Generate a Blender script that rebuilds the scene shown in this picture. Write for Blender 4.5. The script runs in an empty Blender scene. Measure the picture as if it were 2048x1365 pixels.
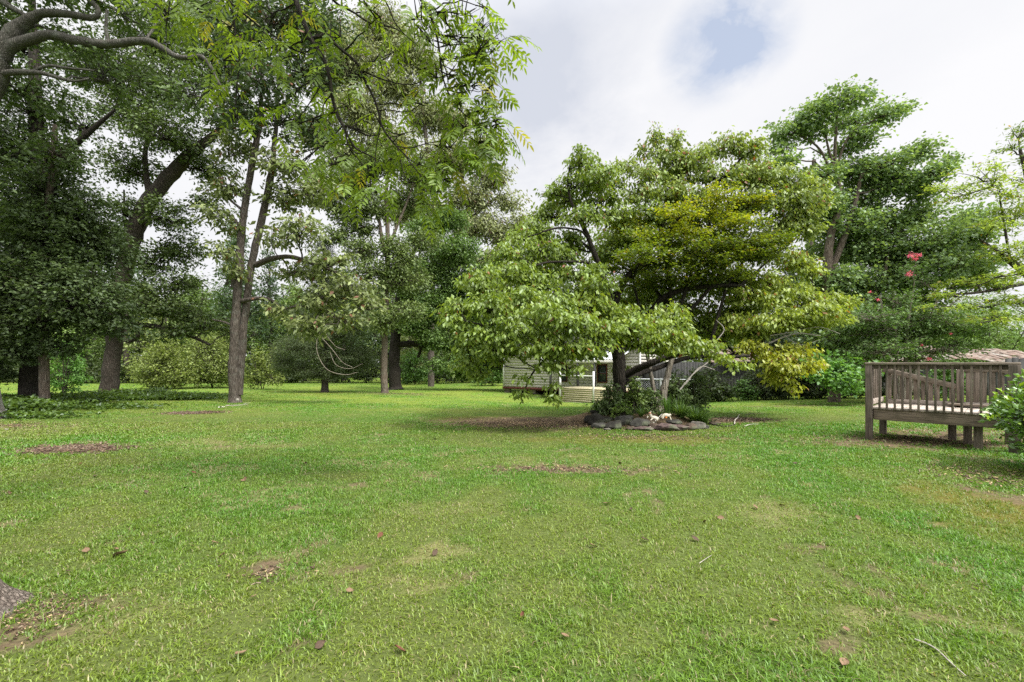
import bpy, math, random
import numpy as np
from mathutils import Vector
R = math.radians
rng = np.random.default_rng(11)
random.seed(5)
scene = bpy.context.scene
COL = scene.collection

# ------------------------------------------------------------------ camera
EYE = 1.3; F = 910.2; HY = 727.0          # eye height (m), focal length and horizon row on a 2048 wide frame
cam = bpy.data.objects.new('camera', bpy.data.cameras.new('camera')); COL.objects.link(cam)
cam.location = (0, 0, EYE); cam.rotation_euler = (R(90), 0, 0)
cam.data.sensor_width = 36; cam.data.lens = 16.0; cam.data.shift_y = (HY - 682.5) / 2048
cam.data.clip_start = 0.05; cam.data.clip_end = 2000
scene.camera = cam

# ------------------------------------------------------------------ light
SUN_EL, SUN_AZ = 56.0, 128.0               # azimuth clockwise from +Y (the view direction)
w = bpy.data.worlds.new("World"); scene.world = w; w.use_nodes = True
nt = w.node_tree; nt.nodes.clear()
def N(tree, kind, **kw):
    n = tree.nodes.new(kind)
    for k, v in kw.items():
        if k in n.inputs.keys() if isinstance(k, str) else False: n.inputs[k].default_value = v
        else: setattr(n, k, v)
    return n
def build_world():
    L = nt.links.new
    out = N(nt, 'ShaderNodeOutputWorld'); bg = N(nt, 'ShaderNodeBackground')
    sky = N(nt, 'ShaderNodeTexSky', sky_type='NISHITA', sun_disc=False)
    sky.sun_elevation = R(SUN_EL); sky.sun_rotation = R(SUN_AZ); sky.dust_density = 2.0
    geo = N(nt, 'ShaderNodeTexCoord'); sep = N(nt, 'ShaderNodeSeparateXYZ'); L(geo.outputs['Generated'], sep.inputs[0])
    def M(op, a, b=None, c=None):
        m = N(nt, 'ShaderNodeMath', operation=op)
        for i, v in enumerate((a, b, c)):
            if v is None: continue
            if isinstance(v, (int, float)): m.inputs[i].default_value = v
            else: L(v, m.inputs[i])
        return m.outputs[0]
    z = M('MAXIMUM', sep.outputs['Z'], 0.0)
    den = M('ADD', z, 0.22)
    u = M('DIVIDE', sep.outputs['X'], den); v = M('DIVIDE', sep.outputs['Y'], den)
    comb = N(nt, 'ShaderNodeCombineXYZ'); L(u, comb.inputs[0]); L(v, comb.inputs[1])
    def noise(scale, detail, rough, off, dist=0.0):
        mp = N(nt, 'ShaderNodeMapping'); mp.inputs['Location'].default_value = off
        L(comb.outputs[0], mp.inputs[0])
        n = N(nt, 'ShaderNodeTexNoise'); n.inputs['Scale'].default_value = scale; n.inputs['Detail'].default_value = detail
        n.inputs['Roughness'].default_value = rough; n.inputs['Distortion'].default_value = dist
        L(mp.outputs[0], n.inputs['Vector']); return n.outputs['Fac']
    big = noise(0.9, 6, 0.52, (3.1, 1.7, 0), 0.3); fine = noise(2.4, 8, 0.6, (7.3, 2.2, 0), 0.25)
    # a thin spot in the cloud, up and to the right, plus the greyer bank left of it
    def lobe(px, py, wid):
        d = Vector(((px - 1024) / F, 1.0, (HY - py) / F)).normalized()
        dp = N(nt, 'ShaderNodeVectorMath', operation='DOT_PRODUCT'); L(geo.outputs['Generated'], dp.inputs[0]); dp.inputs[1].default_value = d
        c = math.cos(math.atan(wid / F))
        mr = N(nt, 'ShaderNodeMapRange', interpolation_type='SMOOTHSTEP'); L(dp.outputs['Value'], mr.inputs[0])
        mr.inputs[1].default_value = c; mr.inputs[2].default_value = 1.0; mr.inputs[3].default_value = 0; mr.inputs[4].default_value = 1
        return mr.outputs[0]
    gap = M('MULTIPLY', M('ADD', M('MULTIPLY', lobe(1425, 100, 92), 0.62), M('MULTIPLY', lobe(1500, 70, 80), 0.5)), M('SUBTRACT', M('MULTIPLY', noise(7.0, 6, 0.6, (1.3, 4.2, 0), 0.3), 4.0), 1.1))
    gap = M('MINIMUM', M('MAXIMUM', gap, 0.0), 1.0)
    grey = M('MAXIMUM', M('MULTIPLY', M('SUBTRACT', M('ADD', M('MULTIPLY', big, 0.65), M('MULTIPLY', fine, 0.35)), 0.43), 3.4), 0.0)
    bank = M('ADD', M('ADD', lobe(1120, 60, 330), M('MULTIPLY', lobe(1060, 350, 260), 1.1)), 0.34)
    grey = M('MINIMUM', M('MULTIPLY', grey, bank), 1.0)
    cloud = N(nt, 'ShaderNodeMix', data_type='RGBA')
    cloud.inputs[6].default_value = (1.0, 1.0, 1.02, 1); cloud.inputs[7].default_value = (0.70, 0.735, 0.825, 1)
    L(grey, cloud.inputs[0])
    # overcast zenith and sun glow, boosted out of view as added fill light
    sdv = Vector((math.sin(R(SUN_AZ)) * math.cos(R(SUN_EL)), math.cos(R(SUN_AZ)) * math.cos(R(SUN_EL)), math.sin(R(SUN_EL))))
    dps = N(nt, 'ShaderNodeVectorMath', operation='DOT_PRODUCT'); L(geo.outputs['Generated'], dps.inputs[0]); dps.inputs[1].default_value = sdv
    mrs = N(nt, 'ShaderNodeMapRange', interpolation_type='SMOOTHSTEP'); L(dps.outputs['Value'], mrs.inputs[0])
    mrs.inputs[1].default_value = 0.66; mrs.inputs[2].default_value = 1.0; mrs.inputs[3].default_value = 0; mrs.inputs[4].default_value = 3.0
    zen = N(nt, 'ShaderNodeMapRange', interpolation_type='SMOOTHSTEP'); L(z, zen.inputs[0]); zen.inputs[1].default_value = 0.58; zen.inputs[2].default_value = 0.95; zen.inputs[3].default_value = 0; zen.inputs[4].default_value = 1.4
    up = M('ADD', M('ADD', mrs.outputs[0], zen.outputs[0]), 0.775)
    vm = N(nt, 'ShaderNodeVectorMath', operation='SCALE'); L(cloud.outputs[2], vm.inputs[0]); L(up, vm.inputs['Scale'])
    # clear sky where the cloud is thin
    sk = N(nt, 'ShaderNodeVectorMath', operation='SCALE'); L(sky.outputs[0], sk.inputs[0]); sk.inputs['Scale'].default_value = 0.05
    add = N(nt, 'ShaderNodeVectorMath', operation='ADD'); L(sk.outputs[0], add.inputs[0]); add.inputs[1].default_value = (0.33, 0.37, 0.45)
    mx = N(nt, 'ShaderNodeMix', data_type='RGBA'); L(M('MULTIPLY', gap, 0.9), mx.inputs[0])
    L(vm.outputs[0], mx.inputs[6]); L(add.outputs[0], mx.inputs[7])
    L(mx.outputs[2], bg.inputs[0]); bg.inputs[1].default_value = 1.0
    L(bg.outputs[0], out.inputs[0])
build_world()
sun = bpy.data.objects.new('sun', bpy.data.lights.new('sun', 'SUN')); COL.objects.link(sun)
sun.data.energy = 4.0; sun.data.angle = R(10); sun.data.color = (1.0, 0.96, 0.88)
sd = Vector((math.sin(R(SUN_AZ)) * math.cos(R(SUN_EL)), math.cos(R(SUN_AZ)) * math.cos(R(SUN_EL)), math.sin(R(SUN_EL))))
sun.rotation_euler = sd.to_track_quat('Z', 'Y').to_euler()
scene.view_settings.view_transform = 'Standard'; scene.view_settings.look = 'None'
scene.view_settings.exposure = 0.34; scene.view_settings.gamma = 1
scene.cycles.max_bounces = 7; scene.cycles.diffuse_bounces = 5; scene.cycles.glossy_bounces = 2
scene.cycles.transmission_bounces = 5; scene.cycles.transparent_max_bounces = 4
scene.cycles.use_adaptive_sampling = True; scene.cycles.adaptive_threshold = 0.012
scene.cycles.use_denoising = False
scene.cycles.caustics_reflective = False; scene.cycles.caustics_refractive = False

# ------------------------------------------------------------------ helpers
def sm(a, b, x):
    t = np.clip((x - a) / (b - a), 0, 1); return t * t * (3 - 2 * t)
_tab = np.random.default_rng(3).random((256, 256))
def vnoise(x, y, s, seed=0):
    x = np.asarray(x, float) * s + seed * 17.3; y = np.asarray(y, float) * s + seed * 9.7
    xi = np.floor(x).astype(int); yi = np.floor(y).astype(int); fx = x - xi; fy = y - yi
    fx = fx * fx * (3 - 2 * fx); fy = fy * fy * (3 - 2 * fy)
    g = lambda a, b: _tab[a & 255, b & 255]
    return (g(xi, yi) * (1 - fx) + g(xi + 1, yi) * fx) * (1 - fy) + (g(xi, yi + 1) * (1 - fx) + g(xi + 1, yi + 1) * fx) * fy
def fbm(x, y, s, seed=0, o=4):
    t = 0; a = 0.5; n = 0
    for k in range(o):
        t = t + a * vnoise(x, y, s * 2 ** k, seed + k * 5); n += a; a *= 0.5
    return t / n
BED = (2.75, 10.55)                        # centre of the stone-ringed bed
def gz(x, y):
    x = np.asarray(x, float); y = np.asarray(y, float)
    d = np.clip(y - 12, 0, 23)
    z = -0.03 * (d - 1.5 * (1 - np.exp(-d / 1.5)))
    z = z - 0.36 * np.exp(-(((x - 3.4) / 5) ** 2 + ((y - 23) / 5) ** 2) / 2)
    z = z + 0.16 * sm(1.0, 0.55, np.sqrt(((x - BED[0]) / 1.6) ** 2 + ((y - BED[1]) / 1.3) ** 2))
    z = z + 0.05 * (fbm(x, y, 0.35, 2, 3) - 0.5) + 0.02 * (fbm(x, y, 1.7, 4, 2) - 0.5)
    return z
def at(px, py, Y):
    """world point seen at (px,py) of the 2048-wide photograph, Y metres ahead"""
    return np.array([(px - 1024) / F * Y, Y, EYE - (py - HY) / F * Y])
def G(px, py):
    Y = np.linspace(1.2, 70, 4000); X = (px - 1024) / F * Y
    k = np.argmax(EYE - (py - HY) / F * Y < gz(X, Y)); return float(X[k]), float(Y[k])
def hash01(*a):
    return (math.sin(sum(v * k for v, k in zip(a, (12.9898, 78.233, 37.719)))) * 43758.5453) % 1

def mk_mesh(name, V, faces, cols=None, smooth=False, mats=(), matidx=None):
    me = bpy.data.meshes.new(name); V = np.ascontiguousarray(V, dtype=np.float32)
    if not isinstance(faces, (list, tuple)): faces = [faces]
    faces = [np.asarray(f, dtype=np.int32) for f in faces if len(f)]
    loops = np.concatenate([f.ravel() for f in faces]); tot = np.concatenate([np.full(len(f), f.shape[1], np.int32) for f in faces])
    st = np.concatenate([[0], np.cumsum(tot)[:-1]]).astype(np.int32)
    me.vertices.add(len(V)); me.vertices.foreach_set('co', V.ravel())
    me.loops.add(len(loops)); me.loops.foreach_set('vertex_index', loops)
    me.polygons.add(len(tot)); me.polygons.foreach_set('loop_start', st); me.polygons.foreach_set('loop_total', tot)
    if smooth: me.polygons.foreach_set('use_smooth', np.ones(len(tot), bool))
    for m in mats: me.materials.append(m)
    if matidx is not None: me.polygons.foreach_set('material_index', np.asarray(matidx, np.int32))
    if cols is not None:
        a = me.color_attributes.new('Col', 'FLOAT_COLOR', 'POINT')
        c = np.ones((len(V), 4), np.float32); c[:, :3] = cols; a.data.foreach_set('color', c.ravel())
    me.update(calc_edges=True); return me
def link(name, me, parent=None, loc=None):
    o = bpy.data.objects.new(name, me); COL.objects.link(o)
    if parent is not None:
        o.parent = parent
        if loc is None: o.location = -np.array(parent.location)     # meshes are written in world metres
    if loc is not None: o.location = loc
    return o
def tag(o, label=None, cat=None, group=None, kind=None):
    if label: o['label'] = label
    if cat: o['category'] = cat
    if group: o['group'] = group
    if kind: o['kind'] = kind
    return o
def thing(name, loc, label, cat, group=None):
    o = bpy.data.objects.new(name, None); COL.objects.link(o); o.location = loc; o.empty_display_size = 0.2
    return tag(o, label, cat, group)

class MB:
    """collects boxes / beams / tubes into one mesh"""
    def __init__(s): s.V = []; s.Q = []; s.T = []; s.n = 0
    def add(s, V, Q=None, T=None):
        V = np.asarray(V, float)
        if Q is not None and len(Q): s.Q.append(np.asarray(Q) + s.n)
        if T is not None and len(T): s.T.append(np.asarray(T) + s.n)
        s.V.append(V); s.n += len(V)
    def beam(s, p0, p1, w, h, up=(0, 0, 1)):
        p0 = np.asarray(p0, float); p1 = np.asarray(p1, float); d = p1 - p0; d /= np.linalg.norm(d)
        a = np.cross(d, up); a /= np.linalg.norm(a); b = np.cross(a, d)
        V = [p + a * x * w / 2 + b * y * h / 2 for p in (p0, p1) for x, y in ((-1, -1), (1, -1), (1, 1), (-1, 1))]
        s.add(V, [[0, 3, 2, 1], [4, 5, 6, 7], [0, 1, 5, 4], [1, 2, 6, 5], [2, 3, 7, 6], [3, 0, 4, 7]]); return s
    def tubes(s, P, Rd, sides=6):
        """P (n,k,3), Rd (n,k)"""
        P = np.asarray(P, float); Rd = np.asarray(Rd, float)
        if P.ndim == 2: P = P[None]; Rd = Rd[None]
        n, k, _ = P.shape
        Tn = np.empty_like(P); Tn[:, 1:-1] = P[:, 2:] - P[:, :-2]; Tn[:, 0] = P[:, 1] - P[:, 0]; Tn[:, -1] = P[:, -1] - P[:, -2]
        Tn /= np.linalg.norm(Tn, axis=2, keepdims=True) + 1e-9
        D = P[:, -1] - P[:, 0]; ax = np.argmin(np.abs(D), axis=1); ref = np.eye(3)[ax][:, None, :]
        A = np.cross(Tn, np.broadcast_to(ref, Tn.shape)); A /= np.linalg.norm(A, axis=2, keepdims=True) + 1e-9
        B = np.cross(Tn, A)
        th = np.arange(sides) / sides * 2 * np.pi
        V = P[:, :, None, :] + Rd[:, :, None, None] * (A[:, :, None, :] * np.cos(th)[None, None, :, None] + B[:, :, None, :] * np.sin(th)[None, None, :, None])
        base = (np.arange(n)[:, None, None] * k + np.arange(k - 1)[None, :, None]) * sides
        j = np.arange(sides)[None, None, :]; j2 = (j + 1) % sides
        Q = np.stack([base + j, base + j2, base + sides + j2, base + sides + j], -1).reshape(-1, 4)
        s.add(V.reshape(-1, 3), Q); return s
    def build(s, name, mat, parent=None, smooth=False, bevel=0, cols=None):
        me = mk_mesh(name, np.concatenate(s.V), [np.concatenate(x) for x in (s.Q, s.T) if x], smooth=smooth, mats=[mat], cols=cols)
        o = link(name, me, parent)
        if bevel:
            m = o.modifiers.new('bevel', 'BEVEL'); m.width = bevel; m.segments = 2; m.limit_method = 'ANGLE'
        return o

def smooth_line(pts, n=6):
    """Catmull-Rom through rows of pts (any columns)"""
    p = np.asarray(pts, float)
    if len(p) < 3:
        t = np.linspace(0, 1, n + 1)[:, None]; return p[0] * (1 - t) + p[1] * t
    q = np.vstack([2 * p[0] - p[1], p, 2 * p[-1] - p[-2]]); out = []
    for i in range(len(p) - 1):
        a, b, c, d = q[i:i + 4]
        for t in np.linspace(0, 1, n, endpoint=False):
            out.append(0.5 * (2 * b + (c - a) * t + (2 * a - 5 * b + 4 * c - d) * t * t + (3 * b - a - 3 * c + d) * t ** 3))
    out.append(p[-1]); return np.array(out)
def unit(v): return v / (np.linalg.norm(v, axis=-1, keepdims=True) + 1e-9)

# ------------------------------------------------------------------ materials
def new_mat(name):
    m = bpy.data.materials.new(name); m.use_nodes = True; m.node_tree.nodes.clear(); return m, m.node_tree
def leaf_mat(name, trans=0.4, gloss=0.06, rough=0.45, tint=(1.25, 1.22, 0.55)):
    m, t = new_mat(name); L = t.links.new
    at_ = N(t, 'ShaderNodeAttribute', attribute_name='Col'); out = N(t, 'ShaderNodeOutputMaterial')
    d = N(t, 'ShaderNodeBsdfDiffuse'); tr = N(t, 'ShaderNodeBsdfTranslucent'); g = N(t, 'ShaderNodeBsdfGlossy'); g.inputs['Roughness'].default_value = rough
    g.inputs['Color'].default_value = (0.9, 0.95, 1, 1)
    mul = N(t, 'ShaderNodeMix', data_type='RGBA', blend_type='MULTIPLY'); mul.inputs[0].default_value = 1
    L(at_.outputs['Color'], mul.inputs[6]); mul.inputs[7].default_value = (*tint, 1); L(mul.outputs[2], tr.inputs['Color']); L(at_.outputs['Color'], d.inputs['Color'])
    a = N(t, 'ShaderNodeMixShader'); a.inputs[0].default_value = trans; L(d.outputs[0], a.inputs[1]); L(tr.outputs[0], a.inputs[2])
    b = N(t, 'ShaderNodeMixShader'); L(a.outputs[0], b.inputs[1]); L(g.outputs[0], b.inputs[2]); b.inputs[0].default_value = gloss * .55
    L(b.outputs[0], out.inputs[0]); return m
def noise_mat(name, stops, scale=(8, 8, 8), detail=8, rough=0.85, bump=0.3, bscale=None, attr=False, dist=0.02, spec=0.25, coord='Object', second=None, objrand=0):
    """stops: [(pos, colour)...] over a noise; second: (colour, scale, lo, hi) blotches laid over"""
    m, t = new_mat(name); L = t.links.new
    out = N(t, 'ShaderNodeOutputMaterial'); p = N(t, 'ShaderNodeBsdfPrincipled'); p.inputs['Roughness'].default_value = rough
    p.inputs['Specular IOR Level'].default_value = spec
    tc = N(t, 'ShaderNodeTexCoord'); mp = N(t, 'ShaderNodeMapping'); mp.inputs['Scale'].default_value = scale; L(tc.outputs[coord], mp.inputs[0])
    n = N(t, 'ShaderNodeTexNoise'); n.inputs['Scale'].default_value = 1; n.inputs['Detail'].default_value = detail; n.inputs['Roughness'].default_value = 0.62; n.inputs['Distortion'].default_value = 0.4
    L(mp.outputs[0], n.inputs['Vector'])
    cr = N(t, 'ShaderNodeValToRGB'); e = cr.color_ramp.elements
    while len(e) < len(stops): e.new(0.5)
    for el, (pos, c) in zip(e, stops): el.position = pos; el.color = (*c, 1)
    L(n.outputs['Fac'], cr.inputs[0]); colour = cr.outputs[0]
    if second:
        n2 = N(t, 'ShaderNodeTexNoise'); n2.inputs['Scale'].default_value = second[1]; n2.inputs['Detail'].default_value = 5; L(tc.outputs[coord], n2.inputs['Vector'])
        mr = N(t, 'ShaderNodeMapRange'); L(n2.outputs['Fac'], mr.inputs[0]); mr.inputs[1].default_value = second[2]; mr.inputs[2].default_value = second[3]
        mx = N(t, 'ShaderNodeMix', data_type='RGBA'); L(mr.outputs[0], mx.inputs[0]); L(colour, mx.inputs[6]); mx.inputs[7].default_value = (*second[0], 1); colour = mx.outputs[2]
    if attr:
        at_ = N(t, 'ShaderNodeAttribute', attribute_name='Col'); mul = N(t, 'ShaderNodeMix', data_type='RGBA', blend_type='MULTIPLY'); mul.inputs[0].default_value = 1
        L(colour, mul.inputs[6]); L(at_.outputs['Color'], mul.inputs[7]); colour = mul.outputs[2]
    if objrand:
        oi = N(t, 'ShaderNodeObjectInfo'); mr_ = N(t, 'ShaderNodeMapRange'); L(oi.outputs['Random'], mr_.inputs[0]); mr_.inputs[3].default_value = 1 - objrand; mr_.inputs[4].default_value = 1 + objrand
        vs = N(t, 'ShaderNodeVectorMath', operation='SCALE'); L(colour, vs.inputs[0]); L(mr_.outputs[0], vs.inputs['Scale']); colour = vs.outputs[0]
    L(colour, p.inputs['Base Color'])
    if bump:
        b = N(t, 'ShaderNodeBump'); b.inputs['Strength'].default_value = bump; b.inputs['Distance'].default_value = dist; L(n.outputs['Fac'], b.inputs['Height']); L(b.outputs[0], p.inputs['Normal'])
    L(p.outputs[0], out.inputs[0]); return m
def bark_mat(name, dark, light, lichen=(0.24, 0.25, 0.21), amt=0.55, ridges=26):
    m, t = new_mat(name); L = t.links.new
    out = N(t, 'ShaderNodeOutputMaterial'); p = N(t, 'ShaderNodeBsdfPrincipled'); p.inputs['Roughness'].default_value = 0.92; p.inputs['Specular IOR Level'].default_value = 0.15
    tc = N(t, 'ShaderNodeTexCoord'); mp = N(t, 'ShaderNodeMapping'); mp.inputs['Scale'].default_value = (ridges, ridges, ridges * 0.13); L(tc.outputs['Object'], mp.inputs[0])
    wn = N(t, 'ShaderNodeTexNoise'); wn.inputs['Scale'].default_value = 0.6; wn.inputs['Detail'].default_value = 3; L(mp.outputs[0], wn.inputs['Vector'])
    sc = N(t, 'ShaderNodeVectorMath', operation='SCALE'); sc.inputs['Scale'].default_value = 0.9; L(wn.outputs['Color'], sc.inputs[0])
    ad = N(t, 'ShaderNodeVectorMath', operation='ADD'); L(mp.outputs[0], ad.inputs[0]); L(sc.outputs[0], ad.inputs[1])
    v = N(t, 'ShaderNodeTexVoronoi', feature='DISTANCE_TO_EDGE'); v.inputs['Scale'].default_value = 1; L(ad.outputs[0], v.inputs['Vector'])
    n = N(t, 'ShaderNodeTexNoise'); n.inputs['Scale'].default_value = 2.2; n.inputs['Detail'].default_value = 8; n.inputs['Roughness'].default_value = 0.7; L(ad.outputs[0], n.inputs['Vector'])
    h = N(t, 'ShaderNodeMath', operation='MULTIPLY_ADD'); L(v.outputs['Distance'], h.inputs[0]); h.inputs[1].default_value = 1.6; L(n.outputs['Fac'], h.inputs[2])
    cr = N(t, 'ShaderNodeValToRGB'); e = cr.color_ramp.elements; e[0].position = 0.4; e[0].color = (*dark, 1); e[1].position = 1.0; e[1].color = (*light, 1); L(h.outputs[0], cr.inputs[0])
    n2 = N(t, 'ShaderNodeTexNoise'); n2.inputs['Scale'].default_value = 5; n2.inputs['Detail'].default_value = 6; n2.inputs['Roughness'].default_value = 0.65; L(tc.outputs['Object'], n2.inputs['Vector'])
    mr = N(t, 'ShaderNodeMapRange'); L(n2.outputs['Fac'], mr.inputs[0]); mr.inputs[1].default_value = 0.5; mr.inputs[2].default_value = 0.68; mr.inputs[4].default_value = amt
    mx = N(t, 'ShaderNodeMix', data_type='RGBA'); L(mr.outputs[0], mx.inputs[0]); L(cr.outputs[0], mx.inputs[6]); mx.inputs[7].default_value = (*lichen, 1)
    L(mx.outputs[2], p.inputs['Base Color'])
    b = N(t, 'ShaderNodeBump'); b.inputs['Strength'].default_value = 0.9; b.inputs['Distance'].default_value = 0.03; L(h.outputs[0], b.inputs['Height']); L(b.outputs[0], p.inputs['Normal'])
    L(p.outputs[0], out.inputs[0]); return m
BARK_GREY = bark_mat('bark_grey', (0.038, 0.031, 0.026), (0.155, 0.128, 0.108), (0.17, 0.17, 0.145))
BARK_LIMB = bark_mat('bark_limb', (0.042, 0.040, 0.034), (0.135, 0.125, 0.108), (0.17, 0.18, 0.15), 0.7, 30)
BARK_DARK = bark_mat('bark_dark', (0.03, 0.025, 0.02), (0.115, 0.095, 0.078), (0.11, 0.115, 0.09), 0.4)
BARK_BROWN = bark_mat('bark_brown', (0.055, 0.042, 0.032), (0.20, 0.16, 0.125), (0.19, 0.19, 0.16), 0.4)
BARK_BLACK = bark_mat('bark_black', (0.012, 0.010, 0.008), (0.05, 0.042, 0.034), (0.06, 0.062, 0.05), 0.3)
BARK_PECAN = bark_mat('bark_pecan', (0.06, 0.045, 0.036), (0.30, 0.25, 0.21), (0.27, 0.25, 0.22), 0.5, 44)
BARK_PALE = bark_mat('bark_pale', (0.12, 0.10, 0.08), (0.30, 0.26, 0.21), (0.33, 0.31, 0.27), 0.6, 16)
DEADWOOD = noise_mat('deadwood', [(0.3, (0.24, 0.21, 0.18)), (0.7, (0.46, 0.43, 0.39))], (6, 6, 30), bump=0.2)
LEAF = leaf_mat('leaf'); LEAF_THIN = leaf_mat('leaf_thin', 0.55, 0.05, 0.5); LEAF_GLOSSY = leaf_mat('leaf_glossy', 0.2, 0.14, 0.28)
LEAF_DULL = leaf_mat('leaf_dull', 0.3, 0.05, 0.6, (1.1, 1.2, 0.6)); BLADE = leaf_mat('grass_blade', 0.35, 0.05, 0.5, (1.2, 1.25, 0.6))

# ------------------------------------------------------------------ leaves and trees
def leaves_mesh(C, D, Nn, Ln, Wd, cols, fold=0.22, mid=0.42, detail=1):
    """one folded leaf blade per row; C = base point, D = direction, Nn = up side"""
    n = len(C); S = unit(np.cross(D, Nn)); U = np.cross(S, D)
    Ln = Ln[:, None]; Wd = Wd[:, None]
    if detail == 1:
        b = C; tip = C + D * Ln; l = C + D * Ln * mid - S * Wd / 2 + U * Wd * fold; r = C + D * Ln * mid + S * Wd / 2 + U * Wd * fold
        V = np.stack([b, r, tip, l], 1).reshape(-1, 3); i = np.arange(n)[:, None] * 4
        T = np.concatenate([i + [0, 1, 2], i + [0, 2, 3]]); return V, [T], np.repeat(cols, 4, axis=0)
    sag = -0.12 * Ln
    b = C; m1 = C + D * Ln * 0.5; tip = C + D * Ln + U * sag
    l1 = C + D * Ln * 0.25 - S * Wd * .42 + U * Wd * fold; r1 = C + D * Ln * 0.25 + S * Wd * .42 + U * Wd * fold
    l2 = C + D * Ln * 0.62 - S * Wd * .40 + U * (Wd * fold + sag * .4); r2 = C + D * Ln * 0.62 + S * Wd * .40 + U * (Wd * fold + sag * .4); m1 = m1 + U * sag * 0.25
    V = np.stack([b, r1, r2, tip, l2, l1, m1], 1).reshape(-1, 3); i = np.arange(n)[:, None] * 7
    T = np.concatenate([i + [0, 1, 6], i + [6, 2, 3], i + [6, 3, 4], i + [0, 6, 5]])
    T2 = np.concatenate([i + [1, 2, 6], i + [6, 4, 5]])
    return V, [np.concatenate([T, T2])], np.repeat(cols, 7, axis=0)

def leaf_cols(n, c1, c2, tips=None, ntip=1, odd=None, spread=0.25):
    """per-leaf colour: between c1 and c2, a little per clump, a few odd (yellow, rust) leaves"""
    t = rng.random(n)
    if tips is not None: t = np.clip(0.55 * t + 0.45 * rng.random(ntip)[tips], 0, 1)
    c = np.array(c1)[None] * (1 - t[:, None]) + np.array(c2)[None] * t[:, None]
    c = c * (1 + spread * (rng.random((n, 1)) * 2 - 1)) * np.array([1.75, 1.7, 1.35])
    if odd is not None:
        frac, oc = odd; k = rng.random(n) < frac; c[k] = np.array(oc) * (0.7 + 0.6 * rng.random((k.sum(), 1)))
    return c

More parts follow.
